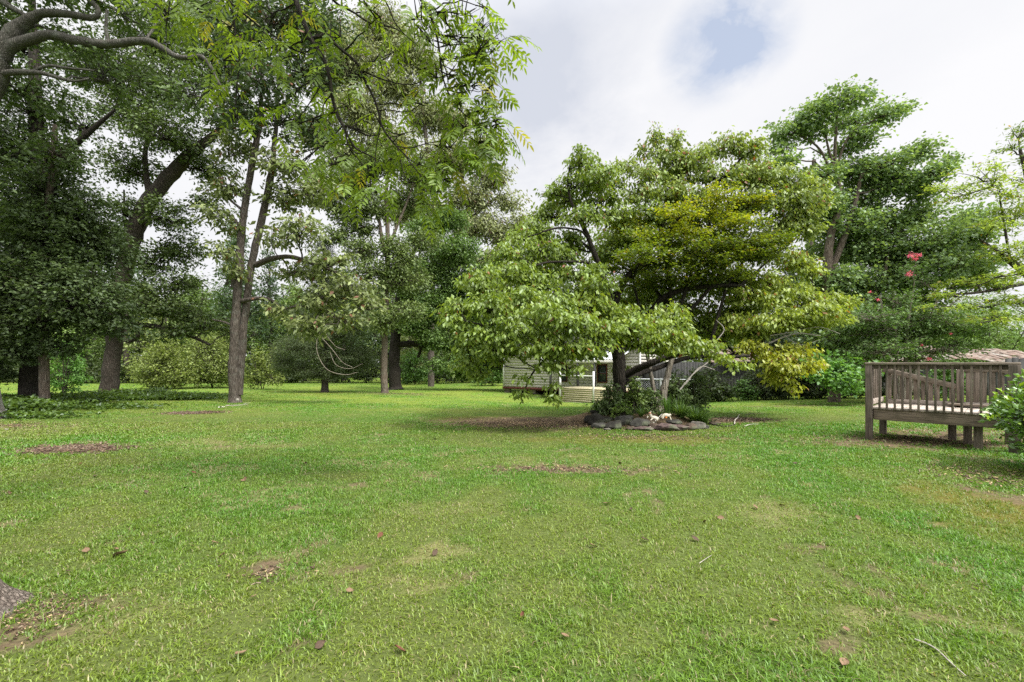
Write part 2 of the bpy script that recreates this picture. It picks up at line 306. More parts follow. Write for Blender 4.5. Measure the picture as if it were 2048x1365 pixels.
class Tree:
    def __init__(s, name, label, cat='tree', base=(0, 0), bark=BARK_DARK, group=None, seed=1, z0=None):
        s.base = np.array([base[0], base[1], float(gz(*base)) if z0 is None else z0]); s.Y = base[1]
        s.root = thing(name, s.base, label, cat, group); s.bark = bark
        s.wood = MB(); s.sk = []; s.r = np.random.default_rng(seed)
        s.lv = []                                       # leaf batches
    def stem(s, pts, depth=None, sides=12, n=5, flare=0, foot=False, part=None, bark=None, skel=True):
        """pts rows (px, py, width_px[, dy]); depth of the stem = tree depth + dy"""
        Y0 = s.Y if depth is None else depth; q = []
        for p in pts:
            Y = Y0 + (p[3] if len(p) > 3 else 0); c = at(p[0], p[1], Y); q.append([*c, p[2] / 2 / F * Y])
        q = np.array(q)
        if foot:                                        # first point stands on the ground
            q[0, 2] = float(gz(q[0, 0], q[0, 1])) - 0.05
        L = smooth_line(q, n); P = L[:, :3].copy(); Rd = np.maximum(L[:, 3], 0.003)
        if sides > 6:
            P[1:-1, :2] += (s.r.random((len(P) - 2, 2)) - 0.5) * Rd[1:-1, None] * 0.22
            Rd = Rd * (1 + 0.10 * (s.r.random(len(Rd)) - 0.5))
        mb = MB() if part else s.wood
        if foot and flare:                              # root flare with buttress lobes
            hh = np.array([0, 0.05, 0.12, 0.22, 0.38, 0.6]); r0 = np.interp(0.7, P[:, 2] - P[0, 2], Rd)
            ps = []; rr = []
            for h in hh:
                f = np.interp(h, P[:, 2] - P[0, 2], np.arange(len(P))); i = int(f); fr = f - i; j = min(i + 1, len(P) - 1)
                ps.append(P[i] * (1 - fr) + P[j] * fr); rr.append(r0 * (1 + flare * math.exp(-h / 0.16)))
            k = P[:, 2] - P[0, 2] > 0.7
            P = np.vstack([ps, P[k]]); Rd = np.concatenate([rr, Rd[k]])
            n0 = mb.n; mb.tubes(P, Rd, 20); V = mb.V[-1].reshape(len(P), 20, 3); th = np.arange(20) / 20 * 2 * np.pi
            ph = s.r.random(3) * 6.28; lob = 0.5 * np.sin(3 * th + ph[0]) + 0.5 * np.sin(5 * th + ph[1])
            for i, h in enumerate(hh):
                V[i] += (V[i] - P[i]) * (lob * 0.32 * flare * math.exp(-h / 0.2))[:, None]
        else: mb.tubes(P, Rd, sides)
        if skel: s.sk.append(np.column_stack([P, Rd]))
        if part: mb.build(part, bark or s.bark, s.root, smooth=True)
        return P
    def branch_to(s, tgt, r_end, rise=0.15, sides=6, maxr=0.5):
        S = np.vstack(s.sk); d = np.linalg.norm(S[:, :3] - tgt, axis=1) + 1.6 * np.maximum(S[:, 2] - tgt[2], 0) + 0.02 / (S[:, 3] + 0.01)
        k = int(np.argmin(d)); a = S[k, :3]; L = np.linalg.norm(tgt - a); ra = min(S[k, 3] * 0.62, max(r_end * 1.5, 0.016 * L * 1.3), maxr)
        side = s.r.normal(size=3) * 0.10 * L; m = (a + tgt) / 2 + side + np.array([0, 0, rise * L]); t = np.linspace(0, 1, 9)[:, None]
        P = a * (1 - t) ** 2 + 2 * m * t * (1 - t) + tgt * t ** 2
        P[1:-1] += s.r.normal(size=(7, 3)) * 0.018 * L
        Rd = ra + (r_end - ra) * np.linspace(0, 1, 9) ** 0.8
        s.wood.tubes(P, Rd, sides); s.sk.append(np.column_stack([P, Rd])[2:]); return P
    def blob(s, px, py, rx, ry, dy=0.0, dens=110, lpt=16, leaf=(0.11, 0.055), cols=((.05, .09, .02), (.08, .13, .03)), droop=-0.35, upb=0.7, flat=0.5, cl=0.22,
             rd=None, odd=None, twig=0.006, world=None, rise=0.15, shell=0.45, nmin=30, thin=1.0, branch=True, bare=0.0, spread=0.25):
        """an ellipsoidal bough of foliage with its own branch, twigs and leaf clusters"""
        Y = s.Y + dy
        if world is not None: c = np.array(world[:3], float); a = np.array(world[3:], float)
        else: c = at(px, py, Y); a = np.array([rx, rd if rd is not None else rx * 0.85, ry]) / F * Y
        area = math.pi * a[0] * a[2]; n = max(int(area * dens), nmin); nt_ = max(n // lpt, 4)
        hub = c - np.array([0, 0, a[2] * 0.35])
        if branch: bp = s.branch_to(hub, (0.008 + 0.012 * a[0]) * thin, rise, maxr=.5 if thin == 1 else .012)
        else: bp = np.array([hub] * 9)
        u = unit(s.r.normal(size=(nt_, 3))); rad = (shell + (1 - shell) * s.r.random((nt_, 1))) ** 0.6
        rad *= 0.82 + 0.36 * s.r.random((nt_, 1))
        tips = c + u * a * rad
        k = s.r.integers(5, 9, nt_); st = bp[k]
        m = (st + tips) / 2 + s.r.normal(size=(nt_, 3)) * 0.08 * a.mean() + np.array([0, 0, 0.1 * a[2]])
        t = np.linspace(0, 1, 5)[None, :, None]
        P = st[:, None] * (1 - t) ** 2 + 2 * m[:, None] * t * (1 - t) + tips[:, None] * t ** 2
        s.wood.tubes(P, np.linspace(twig * 2.2, twig * 0.6, 5)[None, :].repeat(nt_, 0), 3)
        live = s.r.random(nt_) >= bare
        ti = s.r.integers(0, nt_, n); ti = ti[live[ti]]; n = len(ti)
        f = s.r.random(n) ** 0.5 * 0.7 + 0.3; idx = np.clip(f * 4, 0, 3.999); i0 = idx.astype(int); fr = (idx - i0)[:, None]
        pos = P[ti, i0] * (1 - fr) + P[ti, i0 + 1] * fr + s.r.normal(size=(n, 3)) * np.array([cl, cl, cl * flat]) * 0.6
        out = unit(pos - c + s.r.normal(size=(n, 3)) * a * 0.9); D = out * np.array([1, 1, 0.5]) + np.array([0, 0, droop]) + s.r.normal(size=(n, 3)) * 0.35
        D = unit(D); Nn = s.r.normal(size=(n, 3)) * (1 - upb * 0.55) + np.array([0, 0, upb]); 
        sz = 0.5 + 0.9 * s.r.random(n)
        s.lv.append((pos, D, Nn, leaf[0] * sz, leaf[1] * sz, leaf_cols(n, *cols, tips=ti, ntip=nt_, odd=odd, spread=spread)))
        return s
    def finish(s, mat=LEAF, crown='crown', trunk='trunk', detail=1, fold=0.22):
        if s.wood.n: s.wood.build(trunk, s.bark, s.root, smooth=True)
        if s.lv:
            A = [np.concatenate([b[i] for b in s.lv]) for i in range(6)]
            V, Fc, c = leaves_mesh(*A, detail=detail, fold=fold)
            link(crown, mk_mesh(crown, V, Fc, c, mats=[mat]), s.root)
        return s.root
def copy_tree(root, loc, rz, sc, label, group=None):
    c = root.copy(); COL.objects.link(c); c.location = loc; c.rotation_euler = (0, 0, rz); c.scale = (sc[0], sc[0], sc[1]) if isinstance(sc, tuple) else (sc,) * 3
    c['label'] = label
    if group: c['group'] = group
    for ch in list(root.children):
        d = ch.copy(); COL.objects.link(d); d.parent = c
    return c

# ------------------------------------------------------------------ lawn
# worn places and painted shade under the dogwood: photo position of the middle, half width and half depth in metres, strength, kind (0 soil, 1 straw, 2 moss)
WORN_AND_SHADE = []
def worn(px, py, rx, ry, st, kind=0):
    x, y = G(px, py); WORN_AND_SHADE.append((x, y, rx, ry, st, kind))
worn(150, 898, .75, .42, 1.25); worn(385, 826, .8, .35, 1.1); worn(1455, 842, 1.0, .42, 1.2)
worn(1085, 845, 2.5, 1.2, 1.1, 0); worn(960, 838, 1.3, .8, .7, 2); worn(1250, 880, 2.0, .5, .62, 2)  # first patch: bare soil, widened to paint in the dogwood's shade
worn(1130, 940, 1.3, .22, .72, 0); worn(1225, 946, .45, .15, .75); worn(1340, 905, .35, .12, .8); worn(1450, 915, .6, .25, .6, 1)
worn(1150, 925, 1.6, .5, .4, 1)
worn(115, 1210, .4, .22, .8); worn(20, 1260, .45, .25, .8); worn(545, 1150, .2, .11, .65); worn(620, 1120, .35, .2, .5, 1); worn(705, 1135, .25, .12, .6)
worn(1620, 1112, .22, .12, .55); worn(1700, 1165, .4, .16, .5); worn(1690, 1290, .24, .08, .5); worn(1850, 1240, .35, .14, .6, 1); worn(1900, 1255, .2, .1, .6)
worn(1560, 1030, .5, .3, .5, 1); worn(480, 890, 1.2, .35, .55, 1); worn(350, 885, .8, .3, .4, 1); worn(870, 1110, .3, .16, .6, 1)
worn(2000, 925, .5, .6, .6); worn(2050, 1000, .3, .6, .8); worn(1975, 1010, .45, .9, .9, 2); worn(1985, 1060, .35, .3, .6, 2)
worn(30, 855, 1.5, .7, .6, 1); worn(900, 1020, .5, .2, .25, 1); worn(1180, 800, 1.5, .5, .3, 1)
worn(1850, 885, 2.2, .7, 1.1); worn(1900, 868, 1.8, .9, 1.0); worn(475, 812, 1.3, .5, .5, 1); worn(800, 790, 2.5, .8, .6)
worn(1650, 812, 4.0, .6, .8); worn(250, 1240, .5, .2, .3, 1); worn(330, 960, .9, .2, .3, 1); worn(760, 1180, .5, .15, .4, 1)
def lawn_state(x, y):
    """soil, straw, moss in 0..1 and lushness in 0..1"""
    x = np.asarray(x, float); y = np.asarray(y, float)
    wx = x + 0.5 * (fbm(x, y, 2.2, 7) - .5) + 0.25 * (fbm(x, y, 7, 8, 2) - .5); wy = y + 0.5 * (fbm(x, y, 2.2, 9) - .5) + 0.25 * (fbm(x, y, 7, 10, 2) - .5)
    K = [np.zeros_like(x) for _ in range(3)]
    fine = fbm(x, y, 9, 12, 3)
    for (cx, cy, rx, ry, st, kd) in WORN_AND_SHADE:
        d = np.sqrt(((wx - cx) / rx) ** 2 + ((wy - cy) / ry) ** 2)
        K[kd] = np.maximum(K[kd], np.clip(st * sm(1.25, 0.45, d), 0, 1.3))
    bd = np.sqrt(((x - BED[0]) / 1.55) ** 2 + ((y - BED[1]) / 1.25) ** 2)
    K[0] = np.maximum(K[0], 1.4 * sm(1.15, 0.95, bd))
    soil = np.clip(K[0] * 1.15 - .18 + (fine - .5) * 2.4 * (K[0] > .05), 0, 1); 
    big = fbm(x, y, 0.55, 20, 4); med = fbm(x, y, 2.6, 22, 3)
    soil = np.maximum(soil, 0.75 * sm(.66, .76, fine * .5 + med * .5))
    straw = np.clip(K[1] + (fine - .5) * .8 * (K[1] > .05), 0, 1); straw = np.maximum(straw, sm(.54, .75, med * .6 + big * .4) * .8)
    moss = np.clip(K[2] + (fine - .5) * .7 * (K[2] > .05), 0, 1)
    lush = np.clip(0.5 + 2.3 * (big - .5) + 1.4 * (med - .5), 0, 1)
    lush = np.clip(lush + .22 * sm(-1, 4, x) * sm(12, 4, y), 0, 1)
    return soil, straw, moss, lush
def make_ground():
    def axis(parts): return np.unique(np.concatenate([np.arange(a, b, st) for a, b, st in parts]))
    xs = axis([(-400, -60, 40), (-60, -16, 2), (-16, 16, .09), (16, 60, 2), (60, 401, 40)]); ys = axis([(-60, 0, 4), (0, 1.2, .3), (1.2, 16, .08), (16, 36, .4), (36, 80, 3), (80, 601, 40)])
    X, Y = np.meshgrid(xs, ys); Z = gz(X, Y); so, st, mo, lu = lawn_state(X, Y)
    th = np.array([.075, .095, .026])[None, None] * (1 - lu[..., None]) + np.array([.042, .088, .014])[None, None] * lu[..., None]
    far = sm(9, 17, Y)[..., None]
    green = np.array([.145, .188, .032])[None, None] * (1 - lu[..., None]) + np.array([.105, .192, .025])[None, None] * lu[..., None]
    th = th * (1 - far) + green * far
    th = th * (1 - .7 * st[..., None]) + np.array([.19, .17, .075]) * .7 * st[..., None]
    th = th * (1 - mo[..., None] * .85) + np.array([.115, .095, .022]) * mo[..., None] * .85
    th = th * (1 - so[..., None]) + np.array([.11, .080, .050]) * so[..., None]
    n, m = X.shape; i = (np.arange(n - 1)[:, None] * m + np.arange(m - 1)[None]).ravel()
    Q = np.stack([i, i + 1, i + m + 1, i + m], 1)
    mat = noise_mat('lawn_soil', [(.25, (.55, .55, .55)), (.5, (1, 1, 1)), (.78, (1.5, 1.45, 1.4))], (38, 38, 38), 10, .95, .5, attr=True, dist=.03, spec=.1)
    o = link('lawn', mk_mesh('lawn', np.stack([X, Y, Z], -1).reshape(-1, 3), Q, th.reshape(-1, 3), smooth=True, mats=[mat]))
    tag(o, kind='structure')
make_ground()
IVY_SPOTS = []
def make_grass():
    zones = [(1.5, 2.8, 18000), (2.8, 4.2, 12500), (4.2, 6.5, 7000), (6.5, 10, 3600), (10, 16, 1400), (16, 26, 480), (26, 48, 170)]
    AV = []; AT = []; AC = []; AQ = []; n0 = 0
    for zi, (ya, yb, dn) in enumerate(zones):
        hw = lambda y: 1.17 * y + .9
        area = (hw(ya) + hw(yb)) * (yb - ya); n = int(area * dn)
        y = ya + (yb - ya) * rng.random(n); x = (rng.random(n) * 2 - 1) * hw(yb); k = np.abs(x) < hw(y); x = x[k]; y = y[k]
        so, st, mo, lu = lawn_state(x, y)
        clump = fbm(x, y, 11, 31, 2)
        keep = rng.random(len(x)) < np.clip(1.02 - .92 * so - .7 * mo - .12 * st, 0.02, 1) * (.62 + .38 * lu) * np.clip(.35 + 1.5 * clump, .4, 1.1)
        x, y, so, st, mo, lu, clump = (a[keep] for a in (x, y, so, st, mo, lu, clump)); n = len(x); d = np.hypot(x, y)
        z = gz(x, y); b = np.stack([x, y, z - .004], 1)
        h = (.017 + .030 * rng.random(n) ** 1.7) * (1 - .15 * sm(3, 8, d)) * (.60 + .55 * lu) * (.6 + .8 * clump) * (1 - .4 * st); h *= np.where(rng.random(n) < .04, 1.7, 1); h *= (1 + .25 * sm(5, 16, d))
        wd = np.maximum(.0034 + .0026 * rng.random(n), d * .00105) * (.75 + .5 * rng.random(n))
        az = rng.random(n) * 6.283; lean = .25 + 1.1 * rng.random(n)        # half the blades lie over
        dr = np.stack([np.cos(az), np.sin(az), np.zeros(n)], 1); sd_ = np.stack([-np.sin(az + rng.normal(size=n) * .8), np.cos(az), np.zeros(n)], 1); sd_ = unit(sd_)
        up = np.array([0, 0, 1.0])
        mid = b + dr * (h * lean * .35)[:, None] + up * (h * .62)[:, None]; tip = b + dr * (h * lean * 1.25)[:, None] + up * (h * (1.05 - .35 * lean))[:, None]
        c1 = np.array([.175, .238, .024]); c2 = np.array([.092, .222, .012])
        c = c1 * (1 - lu[:, None]) + c2 * lu[:, None]; c = c * (.62 + .62 * rng.random((n, 1)))
        dry = rng.random(n) < (.05 + .40 * st + .3 * so + .07 * (1 - lu)); c[dry] = np.array([.26, .225, .105]) * (.55 + .8 * rng.random((dry.sum(), 1)))
        pale = rng.random(n) < .05; c[pale] = c[pale] * 1.3 + .012
        c = c * (1 - .5 * mo[:, None]) + np.array([.17, .16, .03]) * .5 * mo[:, None]
        W = wd[:, None] / 2
        if zi < 4:
            V = np.stack([b - sd_ * W, b + sd_ * W, mid + sd_ * W * .85, mid - sd_ * W * .85, tip], 1).reshape(-1, 3); i = np.arange(n)[:, None] * 5 + n0
            AQ.append(i + [0, 1, 2, 3]); AT.append(i + [3, 2, 4]); AC.append(np.repeat(c, 5, axis=0)); n0 += 5 * n
        else:
            V = np.stack([b - sd_ * W, b + sd_ * W, tip], 1).reshape(-1, 3); i = np.arange(n)[:, None] * 3 + n0
            AT.append(i + [0, 1, 2]); AC.append(np.repeat(c, 3, axis=0)); n0 += 3 * n
        AV.append(V)
    o = link('grass', mk_mesh('grass', np.concatenate(AV), [np.concatenate(AQ), np.concatenate(AT)], np.concatenate(AC), mats=[BLADE]))
    tag(o, 'short green lawn grass with worn yellow patches', 'grass', kind='stuff'); print('blades', n0)
make_grass()

# ------------------------------------------------------------------ large structures: cottage, porch, shed, fences
WHITE = noise_mat('siding_paint', [(.3, (.50, .47, .42)), (.7, (.66, .63, .57))], (3, 3, 9), 6, .6, .05)
CREAM = noise_mat('cream_boards', [(.3, (.30, .26, .15)), (.7, (.48, .43, .28))], (2, 2, 14), 6, .7, .1)
MAROON = noise_mat('maroon_trim', [(.3, (.10, .035, .03)), (.7, (.17, .06, .05))], (6, 6, 6), 5, .6, .05)
BLOCK = noise_mat('block', [(.3, (.16, .13, .115)), (.7, (.30, .26, .23))], (9, 9, 9), 8, .9, .3)
BLACKP = noise_mat('black_paint', [(.3, (.02, .02, .02)), (.7, (.045, .042, .04))], (9, 9, 9), 4, .5, .05)
METAL = noise_mat('galvanised', [(.3, (.40, .42, .44)), (.7, (.62, .63, .64))], (5, 5, 5), 5, .45, .03)
WHITEMETAL = noise_mat('white_metal', [(.3, (.55, .55, .53)), (.7, (.72, .72, .70))], (5, 5, 5), 5, .5, .03)
GREYBOARD = noise_mat('grey_boards', [(.3, (.030, .030, .029)), (.7, (.078, .077, .073))], (7, 7, 1.5), 8, .85, .25)
SHINGLE = noise_mat('old_shingle', [(.25, (.06, .045, .038)), (.45, (.17, .115, .09)), (.75, (.26, .225, .19))], (3, 3, 3), 9, .9, .4, second=((.24, .22, .19), 1.3, .5, .62))
SHADOWWOOD = noise_mat('dark_wood', [(.3, (.035, .028, .022)), (.7, (.09, .072, .058))], (8, 8, 8), 6, .9, .2)
def glass_mat():
    m, t = new_mat('window_glass'); p = N(t, 'ShaderNodeBsdfPrincipled'); o = N(t, 'ShaderNodeOutputMaterial'); p.inputs['Base Color'].default_value = (.05, .06, .07, 1); p.inputs['Roughness'].default_value = .06
    t.links.new(p.outputs[0], o.inputs[0]); return m
GLASS = glass_mat()
def wall_frame(A, B):
    A = np.array([A[0], A[1], 0.0]); B = np.array([B[0], B[1], 0.0]); u = (B - A); Ln = np.linalg.norm(u); u /= Ln; v = np.array([-u[1], u[0], 0])
    if v[1] < 0: v = -v
    return A, u, v, Ln
UP = np.array([0, 0, 1.0])
def cottage():
    A = ((1008 - 1024) / F * 29.5, 29.5); B = (6.9, 24.6)
    A_, u, v, Ln = wall_frame(A, B); z0 = -.22; top = 2.35; dep = 6.5
    root = thing('cottage', (A_[0] + u[0] * Ln / 2, A_[1] + u[1] * Ln / 2, float(gz(A_[0], A_[1]))), 'small cottage with off white lap siding raised on blocks behind the dogwood', 'house')
    P = lambda a, b, z: A_ + u * a + v * b + UP * z
    wl = MB(); lap = .17
    for (p, q, nrm) in ((P(0, 0, 0), P(Ln, 0, 0), -v), (P(0, dep, 0), P(0, 0, 0), -u), (P(Ln, 0, 0), P(Ln, dep, 0), u), (P(0, dep, 0), P(Ln, dep, 0), v)):
        z = z0 + .02
        while z < top - .01:
            b0 = p + UP * z + nrm * .028; b1 = q + UP * z + nrm * .028; t0 = p + UP * (z + lap) + nrm * .003; t1 = q + UP * (z + lap) + nrm * .003
            bk0 = p + UP * z - nrm * .02; bk1 = q + UP * z - nrm * .02; tk0 = p + UP * (z + lap) - nrm * .02; tk1 = q + UP * (z + lap) - nrm * .02
            wl.add([b0, b1, t1, t0, bk0, bk1, tk1, tk0], [[0, 1, 2, 3], [4, 7, 6, 5], [0, 4, 5, 1], [3, 2, 6, 7], [0, 3, 7, 4], [1, 5, 6, 2]]); z += lap
    for e in (-.0, Ln):     # gables
        for k in range(8):
            z = top + k * .17; w_ = dep / 2 * (1 - (z + .17 - top) / 1.5)
            if w_ > .1: wl.beam(P(e, dep / 2 - w_, z + .085), P(e, dep / 2 + w_, z + .085), .04, .168)
    wl.build('wall', WHITE, root)
    for (a, b) in ((-.02, -.02), (Ln + .02, -.02), (-.02, dep), (Ln + .02, dep)): tr = MB(); tr.beam(P(a, b, z0), P(a, b, top + .02), .09, .09, up=u); tr.build('corner_trim', WHITEMETAL, root)
    sk = MB(); sk.beam(P(-.06, -.01, z0 - .06), P(Ln + .06, -.01, z0 - .06), .12, .13).beam(P(-.01, .06, z0 - .06), P(-.01, dep, z0 - .06), .12, .13).beam(P(1.6, .3, z0 - .15), P(3.0, .3, z0 - .15), .2, .12)
    sk.build('rim_beam', MAROON, root)
    fl = MB(); fl.beam(P(.08, dep / 2, z0 + .0), P(Ln - .08, dep / 2, z0 + .0), dep - .2, .1); fl.build('floor', SHADOWWOOD, root)
    for a in (.16, 2.1, 4.4, 6.7):
        for b in (.2, dep - .3):
            p = P(a, b, 0); g = float(gz(p[0], p[1])) - .08; m = MB()
            zz = g
            while zz < z0 - .14: m.beam(P(a - .2, b, zz + .1), P(a + .2, b, zz + .1), .2, .192); zz += .2
            m.build('pier', BLOCK, root, bevel=.006)
    rf = MB(); ov = .35; rz_ = top + 1.5
    for sgn, bb in ((-1, -ov), (1, dep + ov)):
        e0 = P(-ov, bb, top - .12); e1 = P(Ln + ov, bb, top - .12); r0 = P(-ov, dep / 2, rz_); r1 = P(Ln + ov, dep / 2, rz_)
        q = [e0, e1, r1, r0]; rf.add(q + [p + UP * .09 for p in q], [[0, 1, 2, 3], [7, 6, 5, 4], [0, 4, 5, 1], [1, 5, 6, 2], [3, 2, 6, 7], [0, 3, 7, 4]])
    rf.build('roof', GREYBOARD, root)
    # windows in the lit end, right part of the wall
    def window(a, zc, w_, h_):
        fr = MB(); y = -.055
        for s_ in (-1, 1): fr.beam(P(a + s_ * w_ / 2, y, zc - h_ / 2 - .03), P(a + s_ * w_ / 2, y, zc + h_ / 2 + .03), .06, .06, up=u)
        for s_ in (-1, 1): fr.beam(P(a - w_ / 2 + .03, y, zc + s_ * h_ / 2), P(a + w_ / 2 - .03, y, zc + s_ * h_ / 2), .05, .06)
        fr.beam(P(a - w_ / 2 + .03, y, zc), P(a + w_ / 2 - .03, y, zc), .04, .035)
        f = fr.build('window', MAROON, root); g = MB(); g.beam(P(a - w_ / 2 + .02, -.036, zc), P(a + w_ / 2 - .02, -.036, zc), .012, h_ - .02); go = g.build('pane', GLASS, None); go.parent = f; go.location = (0, 0, 0)
        return f
    t = lambda px: ((px - 1024) / F * A_[1] - A_[0]) / (u[0] - (px - 1024) / F * u[1])
    for px, w_ in ((1205, .55), (1127, .5)): window(t(px), .72, w_, 1.0)
    # porch roof on dark posts
    pr = MB(); a0, a1 = t(1108), t(1262); b_ = -2.1
    nseg = 60
    for k in range(nseg):
        x0 = a0 + (a1 - a0) * k / nseg; x1 = a0 + (a1 - a0) * (k + 1) / nseg; zc = .022 * (1 if k % 2 else -1); zd = -zc
        q = [P(x0, b_, 1.50 + zc), P(x1, b_, 1.50 + zd), P(x1, -.03, 2.0 + zd), P(x0, -.03, 2.0 + zc)]
        pr.add(q + [p + UP * .006 for p in q], [[0, 1, 2, 3], [7, 6, 5, 4], [0, 4, 5, 1]])
    pr.build('porch_roof', METAL, root)
    pb = MB(); pb.beam(P(a0, b_ + .08, 1.40), P(a1, b_ + .08, 1.40), .06, .13); pb.build('porch_beam', WHITEMETAL, root)
    for px in (1136, 1189, 1222):
        tt = t(px) * .985; p = P(tt, b_ + .08, 0); m = MB(); m.beam(P(tt, b_ + .08, float(gz(p[0], p[1])) - .05), P(tt, b_ + .08, 1.33), .10, .10, up=u); m.build('porch_post', BLACKP, root)
cottage()
def low_deck():
    Y0 = 21.6; p0 = at(1118, HY, 22.6); p1 = at(1252, HY, 20.2); A_, u, v, Ln = wall_frame(p0[:2], p1[:2]); P = lambda a, b, z: A_ + u * a + v * b + UP * z
    root = thing('low_porch_deck', (A_[0] + u[0] * Ln / 2, A_[1] + u[1] * Ln / 2, float(gz(A_[0], A_[1]))), 'low porch platform with cream horizontal board skirting and a pale rail', 'porch')
    sk = MB(); zb = -.66; 
    for k in range(7):
        sk.beam(P(0, 0, zb + .05 + k * .1), P(Ln, 0, zb + .05 + k * .1), .03, .082); sk.beam(P(0, .02, zb + .05 + k * .1), P(0, 1.9, zb + .05 + k * .1), .03, .082)
    sk.build('skirting', CREAM, root)
    bk = MB(); bk.beam(P(.04, .06, zb + .3), P(Ln - .04, .06, zb + .3), .02, .62); bk.build('backing', SHADOWWOOD, root)
    fl = MB(); fl.beam(P(-.03, .95, .075), P(Ln, .95, .075), 1.95, .04); fl.build('floor', CREAM, root)
    for a in (0.1, Ln * .55): m = MB(); m.beam(P(a, -.04, zb), P(a, -.04, .92), .07, .07, up=u); m.build('rail_post', WHITEMETAL, root)
    rl = MB(); rl.beam(P(0.1, -.04, .70), P(Ln * .55, -.04, .70), .05, .05); rl.build('rail', WHITEMETAL, root)
low_deck()
def chain_fence():
    a = at(1266, HY, 15.6); b = at(1392, HY, 14.8); A_, u, v, Ln = wall_frame(a[:2], b[:2]); zt = .76; zb = -.13
    P = lambda s_, z: A_ + u * s_ + UP * z
    root = thing('chain_link_fence', (A_[0] + u[0] * Ln / 2, A_[1] + u[1] * Ln / 2, zb), 'low galvanised chain link fence panel behind the stone ringed bed', 'fence')
    m = MB(); m.tubes([P(0, zt), P(Ln, zt)], [.021, .021], 8); m.build('top_rail', METAL, root, smooth=True)
    for s_ in (0, .45 * Ln, .66 * Ln, Ln): m = MB(); m.tubes([P(s_, zb - .1), P(s_, zt + .05)], [.028, .028], 10); m.build('post', METAL, root, smooth=True)
    m = MB(); h = zt - zb; st = .075; k = -int(h / st)
    Pn = []
    while k * st < Ln:
        for sg in (1, -1):
            x0, x1 = k * st, k * st + h; z0_, z1_ = (zb, zt) if sg > 0 else (zt, zb)
            if x0 < 0: z0_ += sg * (0 - x0); x0 = 0
            if x1 > Ln: z1_ -= sg * (x1 - Ln); x1 = Ln
            if x1 > x0: Pn.append([P(x0, z0_), P(x1, z1_)])
        k += 1
    m.tubes(np.array(Pn), np.full((len(Pn), 2), .0028), 3); m.build('wire_mesh', METAL, root)
chain_fence()
def shed():
    a = at(1310, HY, 22.5); b = at(2120, HY, 21.5); A_, u, v, Ln = wall_frame(a[:2], b[:2]); zb = -.75; zt = 1.36
    P = lambda s_, b_, z: A_ + u * s_ + v * b_ + UP * z
    root = thing('long_shed', (A_[0] + u[0] * Ln / 2, A_[1] + u[1] * Ln / 2, zb), 'long low grey board shed under a warped old roof behind the dogwood and deck', 'shed')
    m = MB(); n = int(Ln / .14)
    for k in range(n): m.beam(P((k + .5) * .14, .01 * hash01(k, 2), zb), P((k + .5) * .14, .01 * hash01(k, 2), zt), .132, .022, up=v)
    m.build('wall', GREYBOARD, root)
    m = MB()
    for (p, q) in ((P(0, 0, (zb + zt) / 2), P(0, 4, (zb + zt) / 2)), (P(Ln, 0, (zb + zt) / 2), P(Ln, 4, (zb + zt) / 2)), (P(0, 4, (zb + zt) / 2), P(Ln, 4, (zb + zt) / 2))): m.beam(p, q, .03, zt - zb)
    m.build('side_wall', GREYBOARD, root)
    m = MB(); r_ = np.random.default_rng(9); x0 = 2.6
    xs = np.arange(x0, Ln, .32)
    for row in range(9):
        f0, f1 = row / 9, (row + 1) / 9
        for x in xs:
            e = r_.normal() * .018; z0_ = zt + .02 + (.68) * f0 + e; z1_ = zt + .02 + .68 * f1 + e + .02; sag = -.10 * math.sin(x * .8) - .05 * math.sin(x * 2.1)
            if r_.random() < .05: continue
            wv = .31 * (1 + .1 * r_.normal())
            q = [P(x, -.35 + 2.4 * f0, z0_ + sag + .03 * r_.random()), P(x + wv, -.35 + 2.4 * f0, z0_ + sag + .03 * r_.random()), P(x + wv, -.35 + 2.4 * f1, z1_ + sag), P(x, -.35 + 2.4 * f1, z1_ + sag)]
            m.add(q + [p + UP * .02 for p in q], [[0, 1, 2, 3], [7, 6, 5, 4], [0, 4, 5, 1], [1, 5, 6, 2], [2, 6, 7, 3], [3, 7, 4, 0]])
    m.beam(P(x0, 2.05, zt + .5), P(Ln, 2.05, zt + .5), .1, .25); m.build('roof', SHINGLE, root)
    m = MB()
    for k in range(14):
        x = x0 + 4.2 + k * .33 + r_.random() * .2; z = zt + .33 + .3 * r_.random(); m.beam(P(x, .2 + .6 * r_.random(), z), P(x + .8 + .8 * r_.random(), .5 + .8 * r_.random(), z + .12 * (r_.random() - .2)), .11, .02)
    m.build('loose_board', noise_mat('weathered_grey', [(.3, (.20, .18, .16)), (.7, (.42, .39, .36))], (3, 3, 9), 7, .9, .2), root)
shed()
def board_fence():
    a = at(2010, HY, 11.5); b = at(2250, HY, 10.5); A_, u, v, Ln = wall_frame(a[:2], b[:2])
    root = thing('board_fence', (A_[0] + u[0] * Ln / 2, A_[1] + u[1] * Ln / 2, 0), 'weathered grey vertical board fence behind the right end of the deck', 'fence')
    m = MB(); k = 0
    while k * .12 < Ln: p = A_ + u * (k + .5) * .12; m.beam(p + UP * -.1, p + UP * (1.42 + .03 * hash01(k)), .115, .02, up=v); k += 1
    m.build('board', GREYBOARD, root); m = MB(); m.beam(A_ + v * .03 + UP * 1.1, A_ + u * Ln + v * .03 + UP * 1.1, .04, .09); m.beam(A_ + v * .03 + UP * .3, A_ + u * Ln + v * .03 + UP * .3, .04, .09); m.build('rail', GREYBOARD, root)
board_fence()

